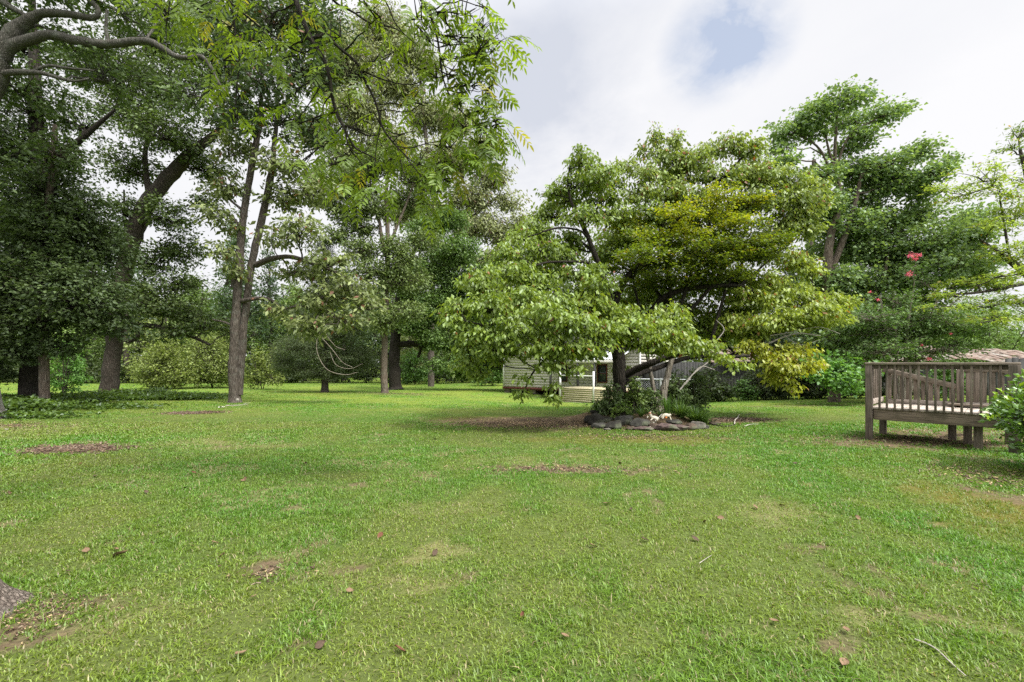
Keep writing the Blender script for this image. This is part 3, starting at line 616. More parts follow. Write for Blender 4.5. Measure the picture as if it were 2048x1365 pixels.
# ------------------------------------------------------------------ wooden deck
WOODS = [noise_mat('weathered_wood_%s' % k, [(.30, tuple(np.array(c) * .28)), (.48, c), (.72, tuple(np.array(c) * 1.75))], sc, 10, .85, .5, second=(tuple(np.array(c) * np.array([.5, .55, .45])), 4.0, .52, .72), dist=.006, objrand=.22)
         for k, c, sc in (('upright', (.150, .121, .096), (42, 42, 2.2)), ('rail', (.185, .150, .118), (5, 5, 60)), ('floor', (.32, .275, .235), (7, 7, 30)), ('rim', (.170, .135, .100), (3.5, 3.5, 60)))]
def deck():
    O = np.array([6.08, 7.73, 0.0]); u = np.array([.676, -.737, 0]); u /= np.linalg.norm(u); v = np.array([-u[1], u[0], 0.0])
    zf = .565; zt = 1.295; LU = 1.60; LV = 1.05
    P = lambda a, b, z: O + u * a + v * b + UP * z
    root = thing('wooden_deck', P(LU / 2, LV / 2, 0), 'raised weathered brown wooden deck with picket rails beside the green hedge', 'deck')
    WU, WR, WF, WB = WOODS
    def vbeam(name, a, b, z0, z1, w_, mat=WU, tilt=0):
        m = MB(); m.beam(P(a, b, z0), P(a + tilt, b, z1), w_, w_, up=u); return m.build(name, mat, root, bevel=.004)
    m = MB(); k = 0
    while k * .142 < LU - .02: a = .075 + k * .142; m.beam(P(a, -.035, zf - .017 + .002 * hash01(k)), P(a, LV, zf - .017 + .002 * hash01(k)), .135, .034); k += 1
    m.build('floor_boards', WF, root, bevel=.003)
    for (p, q, n_) in ((P(.05, 0, zf - .125), P(LU + .1, 0, zf - .125), 'rim_joist'), (P(0, .05, zf - .125), P(0, LV, zf - .125), 'rim_joist'), (P(0, LV, zf - .13), P(LU, LV, zf - .13), 'rim_joist')):
        m = MB(); m.beam(p, q, .038, .178); m.build(n_, WB, root, bevel=.004)
    for k in range(1, 5): m = MB(); m.beam(P(LU * k / 5, .03, zf - .12), P(LU * k / 5, LV - .03, zf - .12), .038, .16); m.build('joist', SHADOWWOOD, root)
    def foot(a, b): p = P(a, b, 0); return float(gz(p[0], p[1])) - .05
    vbeam('post', -.005, -.03, foot(0, 0), zt - .02, .095)
    vbeam('post', LU + .05, -.05, foot(LU, 0), zt - .02, .125)
    for a, b in ((.03, LV - .06), (1.15, LV * .55), (.95, LV - .1), (1.28, .14), (LU, LV)): vbeam('post', a, b, foot(a, b), zf - .04 if b < LV + .1 else zf - .1, .1)
    # top rail cap and the board under it
    m = MB(); m.beam(P(-.06, -.03, zt), P(LU + .11, -.03, zt), .11, .036); m.build('top_rail', WR, root, bevel=.005)
    m = MB(); m.beam(P(.05, .0, zt - .055), P(LU + .05, .0, zt - .055), .036, .07); m.build('rail_board', WR, root, bevel=.003)
    k = 0; a = .135
    while a < LU: vbeam('baluster', a, -.042, zf - .035, zt - .02, .030, tilt=.006 * (hash01(k, 3) - .5)); a += .0985 * (.96 + .08 * hash01(k)); k += 1
    # left side rail
    m = MB(); m.beam(P(0, .05, zt), P(0, LV, zt), .09, .036); m.build('top_rail', WR, root, bevel=.004)
    m = MB(); m.beam(P(.02, .05, zf + .08), P(.02, LV - .05, zf + .08), .036, .085); m.build('bottom_rail', WF, root, bevel=.003)
    for k in range(6): vbeam('baluster', 0.0, .15 + k * .15, zf + .02, zt - .02, .036)
    # far side: picket panel whose top slopes down like a stair rail, then a level piece
    m = MB(); m.beam(P(.06, LV, zf + .04), P(LU + .3, LV, zf + .04), .036, .09); m.build('bottom_rail', WF, root, bevel=.003)
    m = MB(); m.beam(P(.9, LV - .16, zf + .05), P(LU + .3, LV - .16, zf + .05), .20, .03); m.build('bench_board', WR, root, bevel=.003)
    m = MB(); m.beam(P(.02, LV - .02, 1.185), P(1.0, LV - .02, .905), .045, .085); m.build('sloping_handrail', WR, root, bevel=.004)
    m = MB(); m.beam(P(1.0, LV, 1.20), P(LU - .1, LV, 1.20), .045, .085); m.build('handrail', WR, root, bevel=.004)
    m = MB(); m.beam(P(LU - .12, LV - .02, 1.19), P(LU + .3, LV - .02, 1.10), .045, .075); m.build('sloping_handrail', WR, root, bevel=.004)
    vbeam('post', 1.04, LV - .01, zf, 1.19, .09)
    k = 0
    while k < 17:
        a = .1 + k * .094; top = np.interp(a, [.02, 1.0], [1.17, .90]) if a < 1.0 else 1.18
        if abs(a - 1.04) > .06: vbeam('baluster', a, LV + .02, zf - .02, top, .055 if k % 3 else .075, tilt=.01 * (hash01(k, 9) - .5))
        k += 1
    # stair stringer and treads going down behind
    m = MB(); m.beam(P(1.1, LV + .15, zf - .1), P(1.1, LV + 1.0, .12), .04, .2); m.build('stringer', SHADOWWOOD, root)
deck()

# ------------------------------------------------------------------ stone ring, bed plants, figurines
ROCKM = [noise_mat('rock_%s' % k, [(.25, tuple(np.array(c) * .4)), (.5, c), (.8, tuple(np.array(c) * 1.7))], (9, 9, 9), 10, .92, .6, second=((.10, .11, .07), 4, .52, .66), dist=.03)
         for k, c in (('grey', (.060, .058, .050)), ('brown', (.082, .060, .044)), ('pale', (.13, .118, .10)), ('mauve', (.095, .066, .060)), ('dark', (.030, .028, .023)))]
def ico(level=3):
    bpy_me = bpy.data.meshes.new('t'); import bmesh; bm = bmesh.new(); bmesh.ops.create_icosphere(bm, subdivisions=level, radius=1); V = np.array([v.co[:] for v in bm.verts]); T = np.array([[v.index for v in f.verts] for f in bm.faces]); bm.free(); bpy.data.meshes.remove(bpy_me); return V, T
ICO, ICOT = ico(4)
def rock(px, py, wpx, hpx, mat, label, dep=None, seed=0, dy=0, rz=None, group='stones ringing the bed'):
    x, y = G(px, py); y += dy; x = (px - 1024) / F * y; r = np.random.default_rng(seed + 100); V = ICO.copy()
    for _ in range(17):      # chop with random planes for facets
        n = unit(r.normal(size=3)); h = .60 + .28 * r.random(); dd = V @ n; k = dd > h; V[k] -= np.outer(dd[k] - h, n) * .97
    V += .035 * np.stack([np.sin(V[:, 1] * 5 + seed), np.sin(V[:, 2] * 6 + seed), np.sin(V[:, 0] * 5 + seed)], 1) + r.normal(size=V.shape) * .012
    a = wpx / 2.15 / F * y; c = hpx / 2.1 / F * y; V = V * [a * 1.12, (dep or a * .8), c * 1.1]
    t = (r.random() - .5) * .6 if rz is None else rz; Rm = np.array([[math.cos(t), -math.sin(t), 0], [math.sin(t), math.cos(t), 0], [0, 0, 1]]); V = V @ Rm.T
    z = float(gz(x, y)) if dy == 0 else EYE - (py - HY) / F * y
    o = link('rock', mk_mesh('rock', V + [0, 0, c * .62], ICOT, smooth=False, mats=[ROCKM[mat]]), loc=(x, y, z)); tag(o, label, 'rock', group); return o
rock(1190, 852, 36, 34, 4, 'dark mossy stone at the left end of the stone ring', seed=1)
rock(1176, 846, 22, 18, 4, 'small dark stone leaning at the outermost left of the ring', seed=2)
rock(1208, 846, 46, 16, 4, 'broad dark stone on top of the left end of the ring', seed=3, dy=.12)
rock(1200, 857, 40, 16, 0, 'long grey stone tilted in front of the left heap', seed=4, rz=.5)
rock(1228, 858, 44, 22, 4, 'flat dark brown slab at the bottom of the left heap', seed=5)
rock(1216, 834, 34, 14, 1, 'brown flat stone crowning the left heap below the trunk', seed=6, dy=.3)
rock(1249, 848, 44, 24, 0, 'squarish grey stone in front of the dark trunk', seed=7)
rock(1215, 861, 18, 6, 2, 'small tan chip lying in the grass before the left heap', seed=8)
rock(1280, 855, 44, 24, 0, 'smooth grey stone right of the dark trunk', seed=9)
rock(1300, 851, 30, 16, 1, 'rounded brown stone beneath the reclining figurine', seed=10)
rock(1262, 860, 22, 9, 1, 'low brown stone between two grey stones', seed=11)
rock(1272, 852, 14, 9, 2, 'small white quartz lump between the grey stones', seed=12, dy=-.06)
rock(1287, 861, 42, 11, 3, 'low mauve slab in front of the figurines', seed=13)
rock(1332, 861, 62, 21, 3, 'large striped reddish stone at the middle of the ring', seed=14)
rock(1308, 857, 26, 13, 1, 'brown stone left of the large striped reddish stone', seed=15)
rock(1362, 861, 36, 17, 3, 'blue grey stone right of the large striped reddish stone', seed=16)
rock(1350, 848, 34, 12, 0, 'grey stone tucked behind the striped reddish stone', seed=17)
rock(1380, 860, 30, 17, 1, 'brown stone beside the pale quartz boulder', seed=18)
rock(1394, 858, 34, 22, 2, 'pale quartz boulder near the right end of the ring', seed=19)
rock(1391, 844, 14, 12, 2, 'small pale round stone standing on the quartz boulder', seed=20, dy=.05)
rock(1412, 858, 15, 10, 0, 'speckled grey stone at the far right end of the ring', seed=21)
rock(1428, 850, 26, 8, 1, 'thin brown stone lying beyond the right end of the ring', seed=22)
for i, (px, py) in enumerate(((1192, 829), (1225, 824), (1290, 822), (1352, 826), (1400, 834))):
    rock(px, py, 26, 12, (4, 1, 0, 4, 1)[i], 'mossy stone in the hidden back of the ring', seed=40 + i)

CERAMIC = noise_mat('cream_ceramic', [(.3, (.52, .47, .36)), (.7, (.74, .70, .58))], (30, 30, 30), 5, .6, .1, second=((.30, .26, .16), 12, .58, .7))
PEACH = noise_mat('peach_paint', [(.3, (.62, .34, .22)), (.7, (.74, .46, .32))], (20, 20, 20), 4, .6, 0)
ORANGE = noise_mat('orange_paint', [(.3, (.70, .20, .04)), (.7, (.80, .28, .06))], (20, 20, 20), 4, .6, 0)
def skin_fig(root, chain, name, mat):
    """smooth body lofted along joints with radii"""
    L = smooth_line(np.array(chain), 5); L[:, 3] = np.maximum(L[:, 3], .004); P = np.vstack([L[0, :3] * 1.001 - (L[1, :3] - L[0, :3]) * .4, L[:, :3], L[-1, :3] + (L[-1, :3] - L[-2, :3]) * .4]); Rd = np.concatenate([[.002], L[:, 3], [.002]])
    m = MB(); m.tubes(P, Rd, 14); return m.build(name, mat, root, smooth=True)
def figurines():
    x, y = G(1312, 853); y += .12; z = float(gz(x, y)) + .13
    r = thing('garden_figurine', (x - .05, y, z), 'cream reclining animal figurine with a peach head on the stones, left of its pair', 'figurine', 'toppled cream figurines on the stones')
    b = np.array([x - .10, y - .08, z]); q = lambda *a: [*(b + a[:3]), a[3]]
    skin_fig(r, [q(-.02, 0, .09, .026), q(0, 0, .06, .03), q(.03, 0, .02, .045), q(.10, .01, -.005, .055), q(.17, .02, -.02, .045), q(.20, .02, -.05, .022)], 'body', CERAMIC)
    skin_fig(r, [q(-.05, 0, .112, .012), q(-.03, 0, .118, .03), q(0, 0, .11, .028)], 'head', PEACH)
    for s_ in (-.012, .016): skin_fig(r, [q(-.015, s_, .13, .010), q(.0, s_, .16, .012), q(.012, s_ * 1.4, .175, .005)], 'ear', CERAMIC)
    skin_fig(r, [q(.04, -.03, .0, .02), q(0, -.05, -.04, .016), q(-.03, -.06, -.05, .014)], 'leg', CERAMIC); skin_fig(r, [q(.15, -.02, -.02, .024), q(.14, -.06, -.06, .018)], 'leg', CERAMIC)
    skin_fig(r, [q(-.10, -.03, .0, .018), q(-.085, -.03, .03, .02), q(-.07, -.02, .02, .012)], 'paw', CERAMIC)
    x2, y2 = G(1334, 853); y2 += .12; z2 = float(gz(x2, y2)) + .13
    r = thing('garden_figurine', (x2, y2, z2), 'cream arched animal figurine with an orange spot on the stones, right of its pair', 'figurine', 'toppled cream figurines on the stones')
    b = np.array([x2 - .02, y2 - .08, z2]); q = lambda *a: [*(b + a[:3]), a[3]]
    skin_fig(r, [q(-.11, 0, .0, .02), q(-.06, 0, .045, .04), q(0, 0, .065, .05), q(.06, 0, .06, .045), q(.10, 0, .05, .025)], 'body', CERAMIC)
    skin_fig(r, [q(.09, 0, .06, .026), q(.115, 0, .075, .03), q(.14, 0, .06, .014)], 'head', CERAMIC)
    skin_fig(r, [q(.10, -.01, .05, .016), q(.12, -.02, 0, .014), q(.135, -.03, -.045, .012)], 'leg', CERAMIC); skin_fig(r, [q(-.06, -.02, .03, .02), q(-.08, -.04, -.02, .016)], 'leg', CERAMIC)
    skin_fig(r, [q(-.02, -.055, .012, .012), q(.0, -.06, .015, .022), q(.02, -.055, .012, .012)], 'orange_flower', ORANGE)
figurines()
for o_ in [o_ for o_ in COL.objects if o_.name.startswith('garden_figurine')]: o_.scale = (.82,) * 3
def stick(pts, rad, label, mat=DEADWOOD, cat='stick', side=None, name='stick'):
    q = []
    for px, py, h in pts: x, y = G(px, py); q.append([x, y, float(gz(x, y)) + h])
    L = smooth_line(np.array(q), 5); m = MB(); m.tubes(L, np.linspace(rad, rad * .45, len(L)), 6)
    if side:
        for (i, dx, dy, dz) in side: p = L[i]; m.tubes([p, p + np.array([dx, dy, dz]) * .5, p + [dx, dy, dz * .8]], [rad * .6, rad * .45, rad * .25], 5)
    o = m.build(name, mat, smooth=True); return tag(o, label, cat)
WHITEW = noise_mat('white_wood', [(.3, (.5, .47, .42)), (.7, (.72, .68, .62))], (20, 20, 20), 4, .8, .1)
stick([(1299, 858, .02), (1310, 853, .1), (1324, 850, .22)], .011, 'white peeled stick leaning on the large striped stone', WHITEW)
stick([(1418, 850, .02), (1432, 853, .03), (1450, 855, .02), (1468, 853, .03)], .016, 'dark crooked stick on the grass right of the stone ring', BARK_DARK)
stick([(1469, 852, .03), (1470, 846, .06), (1476, 838, .05), (1479, 832, .04)], .013, 'pale crooked stick across the wood chips', DEADWOOD, side=[(6, .12, .1, .03)])
stick([(1489, 854, .01), (1502, 851, .02), (1517, 850, .01)], .011, 'short grey stick alone on the bright grass', DEADWOOD)
stick([(1490, 832, .02), (1505, 831, .04), (1512, 835, .01)], .007, 'thin bent twig behind the wood chips', BARK_DARK)
stick([(1830, 1285, .012), (1868, 1308, .018), (1905, 1338, .012), (1932, 1360, .01)], .0045, 'long thin grey twig in the near right grass', DEADWOOD)
stick([(1398, 1132, .01), (1412, 1124, .02), (1424, 1114, .012)], .0026, 'thin curved pale twig in the grass near the middle', DEADWOOD)
stick([(452, 813, .02), (478, 812, .02), (496, 811, .02)], .014, 'long pale split branch at the foot of the twin trunk tree', DEADWOOD)
stick([(436, 816, .01), (450, 815, .02)], .016, 'short pale stick left of the split branch', WHITEW)
stick([(486, 809, .02), (500, 808, .03)], .012, 'short thin stick right of the twin trunk tree', DEADWOOD)
stick([(10, 860, .01), (22, 860, .01)], .01, 'short grey stick near the left edge tree', DEADWOOD)

# ------------------------------------------------------------------ trees
def defaults(t, **kw): t.kw = kw; return t
def blobs(t, rows, **kw):
    for r in rows:
        k = dict(t.kw); k.update(kw)
        if len(r) > 5 and isinstance(r[5], dict): k.update(r[5])
        t.blob(r[0], r[1], r[2], r[3], r[4] if len(r) > 4 else float(t.r.normal() * .5), **k)
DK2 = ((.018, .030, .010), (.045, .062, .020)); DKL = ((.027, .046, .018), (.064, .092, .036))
DKG = ((.036, .060, .023), (.086, .124, .048)); OLIVE = ((.040, .062, .022), (.085, .110, .042)); MIDG = ((.035, .085, .018), (.075, .135, .030))
# --- tree at the left edge, its forked grey limb reaching into the picture
def left_edge_tree():
    t = defaults(Tree('oak_tree', 'oak at the left edge with a forked grey limb arching in at the top', base=G(-34, 838), bark=BARK_LIMB, seed=21), dens=520, leaf=(.12, .065), cols=DKG, cl=.16, lpt=22)
    t.stem([(-40, 838, 66), (-70, 600, 56), (-80, 400, 54), (-40, 200, 54), (0, 118, 48)], foot=True, flare=.55, sides=14)
    t.stem([(-30, 160, 44), (8, 95, 34), (34, 58, 26), (65, 36, 19), (88, 27, 15), (137, 29, 13), (185, 36, 11), (196, 20, 9), (174, -10, 12), (165, -60, 9)], part='limb')
    t.stem([(-20, 140, 40), (20, 96, 23), (68, 77, 19), (103, 70, 17), (154, 82, 17), (212, 89, 16), (290, 82, 13), (325, 97, 12), (352, 113, 10), (375, 116, 9), (403, 114, 8), (424, 137, 6), (437, 166, 5), (452, 185, 4)], part='limb')
    t.stem([(-20, 160, 16), (10, 147, 12), (50, 145, 11), (85, 147, 8), (120, 157, 7), (150, 163, 5), (180, 158, 4)], part='limb')
    t.stem([(60, 146, 6), (95, 132, 6), (130, 136, 5), (190, 142, 3)]); t.stem([(218, 88, 8), (212, 60, 6), (214, 20, 5)])
    t.stem([(0, 0, 14), (30, 20, 10), (58, 34, 6)])
    blobs(t, [(-120, 0, 150, 110), (40, -60, 140, 80), (200, -70, 120, 80), (340, 10, 90, 60, .6), (60, 180, 90, 60, .8), (230, 150, 110, 60, .9), (-60, 320, 120, 110), (380, 190, 70, 50, .8), (120, -140, 180, 70), (-200, 160, 120, 130), (30, 60, 60, 45, 1.0), (260, 30, 70, 40, .8), (150, 90, 70, 40, 1.6)], dens=330)
    t.finish(LEAF_DULL)
left_edge_tree()
# --- dark pair of trunks standing close together
def dark_tree():
    t = defaults(Tree('oak_tree', 'thick dark trunked oak far left, its crown hanging low over the lawn edge', base=G(64, 813), bark=BARK_BLACK, seed=3), dens=820, leaf=(.11, .058), cols=DKL, cl=.17, lpt=24)
    t.stem([(64, 813, 40), (66, 740, 36), (72, 650, 34), (75, 520, 30), (76, 380, 26), (72, 220, 22), (66, 60, 14), (60, -80, 8)], foot=True, flare=.4)
    t.stem([(84, 470, 14), (118, 320, 14), (150, 290, 12), (190, 255, 9), (230, 220, 5)]); 
    blobs(t, [(30, 420, 110, 80), (130, 470, 110, 80), (40, 540, 120, 80, -.8), (160, 590, 120, 70, -1.2), (60, 640, 110, 55, -1), (210, 640, 80, 45, -.6), (-40, 600, 100, 110), (200, 500, 90, 60), (40, 300, 110, 80), (-60, 450, 110, 120), (100, 380, 90, 60, -.6), (180, 420, 60, 50), (20, 700, 70, 40, -1), (130, 690, 50, 28, -.8), (-30, 730, 60, 50, -.4)])
    blobs(t, [(60, 200, 110, 70), (170, 240, 80, 50), (40, 90, 110, 70), (-60, 250, 100, 90), (140, 330, 60, 35)], dens=330)
    t.finish(LEAF_DULL)
    t = defaults(Tree('oak_tree', 'slimmer brown trunk standing right against the thick dark trunk at far left', base=G(88, 817), bark=BARK_BROWN, seed=4), dens=430, leaf=(.115, .06), cols=DKG, cl=.17, lpt=22)
    t.stem([(89, 817, 19), (88, 740, 16), (84, 640, 15), (90, 500, 13), (100, 380, 11), (110, 250, 7)], foot=True, flare=.35)
    blobs(t, [(110, 560, 90, 60, -.3), (140, 520, 70, 50), (180, 560, 60, 45), (90, 440, 70, 50), (120, 300, 70, 50)])
    t.finish(LEAF_DULL)
dark_tree()
def leaning_tree():
    t = defaults(Tree('oak_tree', 'dark leaning oak whose trunk slants up to the right behind the ground cover', base=G(216, 800), bark=BARK_DARK, seed=6), dens=560, leaf=(.125, .07), cols=((.036, .058, .020), (.085, .120, .042)), cl=.24, lpt=22)
    t.stem([(216, 800, 31), (222, 740, 28), (232, 660, 27), (241, 580, 25), (255, 510, 29), (275, 450, 30), (300, 400, 28), (345, 345, 25), (385, 305, 21), (430, 268, 13), (470, 225, 8), (500, 170, 5)], foot=True, flare=.45)
    t.stem([(243, 645, 16), (275, 650, 12), (320, 655, 10), (370, 668, 8), (420, 690, 5)]); t.stem([(268, 652, 8), (276, 672, 7), (262, 683, 6), (250, 684, 3)])
    t.stem([(256, 500, 6), (250, 440, 5), (248, 380, 3)]); t.stem([(300, 395, 12), (290, 320, 9), (300, 220, 6), (290, 140, 4)])
    blobs(t, [(270, 590, 60, 40, -.3), (330, 610, 80, 38), (410, 640, 60, 35), (350, 665, 50, 22), (470, 660, 30, 22)], dens=520, cols=((.03, .055, .018), (.075, .10, .035)))
    blobs(t, [(260, 330, 70, 45), (330, 260, 90, 60), (410, 330, 60, 40, .4), (260, 220, 80, 60), (350, 160, 100, 60), (200, 130, 100, 60), (450, 230, 60, 45), (250, 420, 45, 35), (340, 430, 60, 40), (370, 500, 50, 45), (310, 520, 45, 40), (210, 470, 50, 40), (430, 120, 80, 60), (300, 60, 110, 60), (420, 400, 30, 25), (470, 20, 110, 60), (350, 560, 55, 30)])
    t.finish(LEAF_DULL)
leaning_tree()
def twin_tree():
    t = defaults(Tree('hickory_tree', 'tall twin stemmed grey tree with a pale cut scar at its foot', base=G(473, 806), bark=BARK_GREY, seed=8), dens=300, leaf=(.19, .085), cols=((.060, .082, .030), (.135, .160, .068)), cl=.25, lpt=14, odd=(.03, (.16, .07, .03)))
    t.stem([(470, 806, 22), (468, 750, 20), (469, 690, 18), (473, 620, 17), (478, 545, 15), (482, 480, 14), (488, 430, 13), (497, 370, 12), (510, 300, 12), (520, 230, 9), (525, 150, 6), (530, 60, 4)], foot=True, flare=.5)
    t.stem([(478, 790, 14, .05), (484, 700, 14, .1), (491, 620, 14, .15), (501, 545, 13, .2), (514, 480, 14, .2), (528, 420, 13, .3), (540, 360, 13, .3), (548, 300, 9, .3), (556, 200, 6, .3), (560, 100, 4, .3)], part='trunk')
    t.stem([(512, 531, 12, .2), (540, 519, 11), (580, 514, 9, -.2), (620, 526, 8, -.4), (660, 540, 6, -.5), (700, 560, 4, -.5)], part='limb')
    t.stem([(484, 602, 9), (520, 597, 8, -.2), (545, 602, 6, -.4), (565, 618, 5, -.5), (600, 612, 4, -.5), (640, 622, 3)], part='limb'); t.stem([(466, 575, 8), (467, 548, 7), (463, 544, 3)])
    t.stem([(480, 455, 6), (465, 435, 5), (448, 425, 3)]); t.stem([(484, 420, 6), (462, 402, 4), (446, 388, 3)]); t.stem([(470, 655, 5), (450, 645, 4), (425, 640, 3)]); t.stem([(560, 512, 4), (575, 535, 3), (572, 560, 2)])
    blobs(t, [(440, 500, 35, 22), (470, 540, 30, 18, -.4), (430, 425, 35, 25), (455, 370, 50, 35), (545, 470, 25, 30), (600, 460, 60, 40), (570, 390, 55, 35), (630, 380, 50, 35), (460, 300, 45, 40), (560, 320, 60, 40), (600, 540, 50, 28, -.3), (660, 520, 55, 32, -.5), (640, 590, 60, 35, -.6), (700, 570, 50, 30, -.6), (690, 640, 55, 25, -.8), (620, 650, 60, 30, -.8), (560, 615, 35, 20, -.5), (740, 610, 40, 30, -.7), (470, 455, 30, 18)], upb=.3, droop=-.7)
    blobs(t, [(480, 230, 60, 50), (560, 230, 70, 50), (520, 150, 80, 50), (600, 130, 90, 60), (640, 260, 60, 40), (470, 80, 80, 60), (560, 30, 100, 60), (640, 50, 80, 50)], dens=260, cols=((.025, .045, .024), (.06, .085, .042)))
    m = MB(); c = at(475, 800, t.Y - .36); V, T = ICO, ICOT; m.add(V * [.055, .02, .045] + c + [0, 0, 0], T=T); m.build('scar', DEADWOOD, t.root, smooth=True)
    t.finish(LEAF_DULL)
twin_tree()
def cedar():
    t = defaults(Tree('cedar_tree', 'small dark feathery cedar with a bare trunk foot behind the twin stemmed tree', base=G(648, 785), bark=BARK_DARK, seed=9), dens=1800, leaf=(.085, .028), cols=((.030, .048, .022), (.070, .092, .042)), cl=.24, lpt=60, droop=-.2, upb=.2)
    t.stem([(649, 785, 15), (650, 740, 12), (652, 680, 10), (650, 600, 8), (648, 520, 5), (645, 470, 2)], foot=True, flare=.5)
    blobs(t, [(650, 495, 22, 30), (640, 550, 45, 30), (665, 590, 60, 30), (620, 630, 60, 30), (690, 660, 60, 30), (600, 690, 65, 28), (670, 710, 75, 28), (720, 715, 40, 28), (590, 735, 50, 16), (650, 745, 80, 16), (650, 650, 60, 30), (640, 600, 40, 30), (565, 720, 30, 30), (700, 738, 50, 16)])
    t.finish(LEAF_DULL)
    # dead curved twigs hanging in front of it
    u = Tree('hanging_vine', 'bare curved grey vine stems hanging before the dark cedar', cat='vine', base=(G(650, 785)[0], G(650, 785)[1] - 1.6), bark=BARK_PALE, seed=2)
    u.stem([(645, 640, 1.50), (634, 680, 1.50), (636, 710, 1.50), (655, 740, 1.50), (690, 750, 1.50), (715, 745, 1.00)], sides=5); u.stem([(650, 620, 1.50), (632, 640, 1.50), (640, 670, 1.50), (665, 700, 1.50), (685, 725, 1.00), (705, 735, 1.00)], sides=5)
    u.stem([(660, 705, 1.25), (672, 730, 1.25), (700, 738, 1.00), (725, 728, 0.75)], sides=5); u.stem([(655, 600, 1.25), (645, 650, 1.25), (668, 690, 1.25), (690, 700, 1.00)], sides=5); u.finish(trunk='stem')
cedar()
def mid_trees():
    t = defaults(Tree('elm_tree', 'slim brown trunked tree standing just left of the thick black trunk', base=G(768, 787), bark=BARK_BROWN, seed=10), dens=520, leaf=(.17, .08), cols=((.050, .078, .024), (.105, .14, .045)), cl=.3, lpt=16)
    t.stem([(769, 788, 15), (768, 740, 13), (770, 660, 12), (773, 600, 11), (775, 530, 10), (776, 480, 9), (772, 400, 7), (778, 330, 5), (785, 250, 3)], foot=True, flare=.35)
    t.stem([(775, 520, 8), (765, 490, 8), (758, 440, 6), (745, 400, 5), (738, 340, 3)]); t.stem([(776, 500, 7), (795, 450, 6), (812, 410, 4), (830, 360, 3)]); t.stem([(776, 470, 5), (774, 430, 5), (772, 380, 3)])
    blobs(t, [(740, 590, 40, 28), (800, 560, 45, 30), (770, 640, 35, 28, -.5), (720, 500, 45, 32), (790, 490, 35, 25), (740, 410, 50, 32), (820, 400, 50, 32), (700, 380, 40, 30), (760, 320, 55, 32), (840, 340, 40, 30), (820, 620, 40, 26, -.4), (850, 480, 35, 28), (690, 430, 34, 26), (720, 450, 40, 26), (670, 470, 34, 22), (740, 540, 45, 28), (660, 400, 40, 28), (710, 350, 50, 32), (800, 520, 45, 30), (830, 560, 40, 30), (640, 350, 36, 26)], upb=.4, droop=-.6)
    t.finish(LEAF_DULL)
    t = defaults(Tree('maple_tree', 'broad dark green tree on a thick black trunk left of the cottage', base=G(791, 780), bark=BARK_BLACK, seed=12), dens=700, leaf=(.16, .09), cols=((.042, .082, .022), (.09, .142, .038)), cl=.3, lpt=26)
    t.stem([(792, 781, 24), (789, 740, 22), (790, 690, 21), (793, 640, 17), (802, 580, 14), (820, 520, 10), (850, 460, 6), (870, 400, 4)], foot=True, flare=.6)
    t.stem([(795, 690, 13), (830, 688, 12), (845, 692, 11), (870, 690, 8), (900, 700, 5)]); t.stem([(842, 690, 8), (840, 705, 7), (836, 716, 5)]); t.stem([(795, 660, 10), (830, 640, 9), (850, 630, 7), (870, 645, 5)]); t.stem([(796, 640, 9), (850, 600, 8), (900, 565, 6), (940, 550, 3)])
    blobs(t, [(850, 540, 60, 45), (910, 500, 60, 40), (930, 570, 60, 45), (870, 610, 55, 40, -.4), (940, 640, 60, 40), (870, 680, 45, 28, -.4), (960, 700, 50, 32), (900, 730, 50, 24), (830, 650, 40, 28, -.5), (980, 560, 45, 40), (850, 460, 50, 32), (1000, 640, 50, 45), (940, 745, 45, 20), (820, 580, 30, 30, -.5), (1010, 720, 45, 30), (900, 440, 40, 28)])
    t.finish(LEAF_DULL)
mid_trees()
def tall_grey_tree():
    t = defaults(Tree('oak_tree', 'very tall grey green oak rising against the sky behind the black trunk', base=(G(852, 770)[0], 38.0), bark=BARK_GREY, seed=14), dens=300, leaf=(.30, .11), cols=((.095, .115, .060), (.19, .21, .11)), cl=.7, lpt=26, twig=.012, odd=(.05, (.15, .10, .06)))
    t.Y = 38.0
    t.stem([(862, 770, 13), (862, 640, 13), (866, 520, 13), (875, 440, 14), (862, 360, 10), (850, 260, 7), (840, 160, 5), (820, 90, 3)], foot=True)
    t.stem([(868, 490, 11), (900, 420, 9), (930, 340, 7), (948, 290, 4)]); t.stem([(870, 460, 10), (840, 380, 7), (790, 300, 5), (760, 220, 3)]); t.stem([(875, 520, 9), (940, 440, 7), (1000, 390, 4)]); t.stem([(866, 400, 8), (880, 300, 6), (900, 230, 4)])
    blobs(t, [(820, 100, 50, 40), (760, 60, 60, 50), (700, 110, 70, 50), (790, 170, 60, 45), (860, 230, 60, 38), (920, 240, 40, 30), (720, 220, 70, 50), (650, 160, 50, 40), (900, 310, 60, 40), (975, 290, 38, 28), (980, 350, 40, 32), (940, 390, 50, 35), (1020, 400, 30, 20), (850, 350, 55, 40), (780, 290, 60, 45), (700, 320, 60, 45), (880, 430, 55, 35), (960, 450, 55, 32), (640, 260, 50, 40), (800, 420, 45, 30), (1010, 470, 40, 30), (1042, 440, 22, 16), (640, 60, 50, 40), (860, 130, 30, 28), (990, 520, 40, 26), (900, 510, 45, 26)], droop=-.8, upb=.2)
    t.finish(LEAF_DULL)
tall_grey_tree()

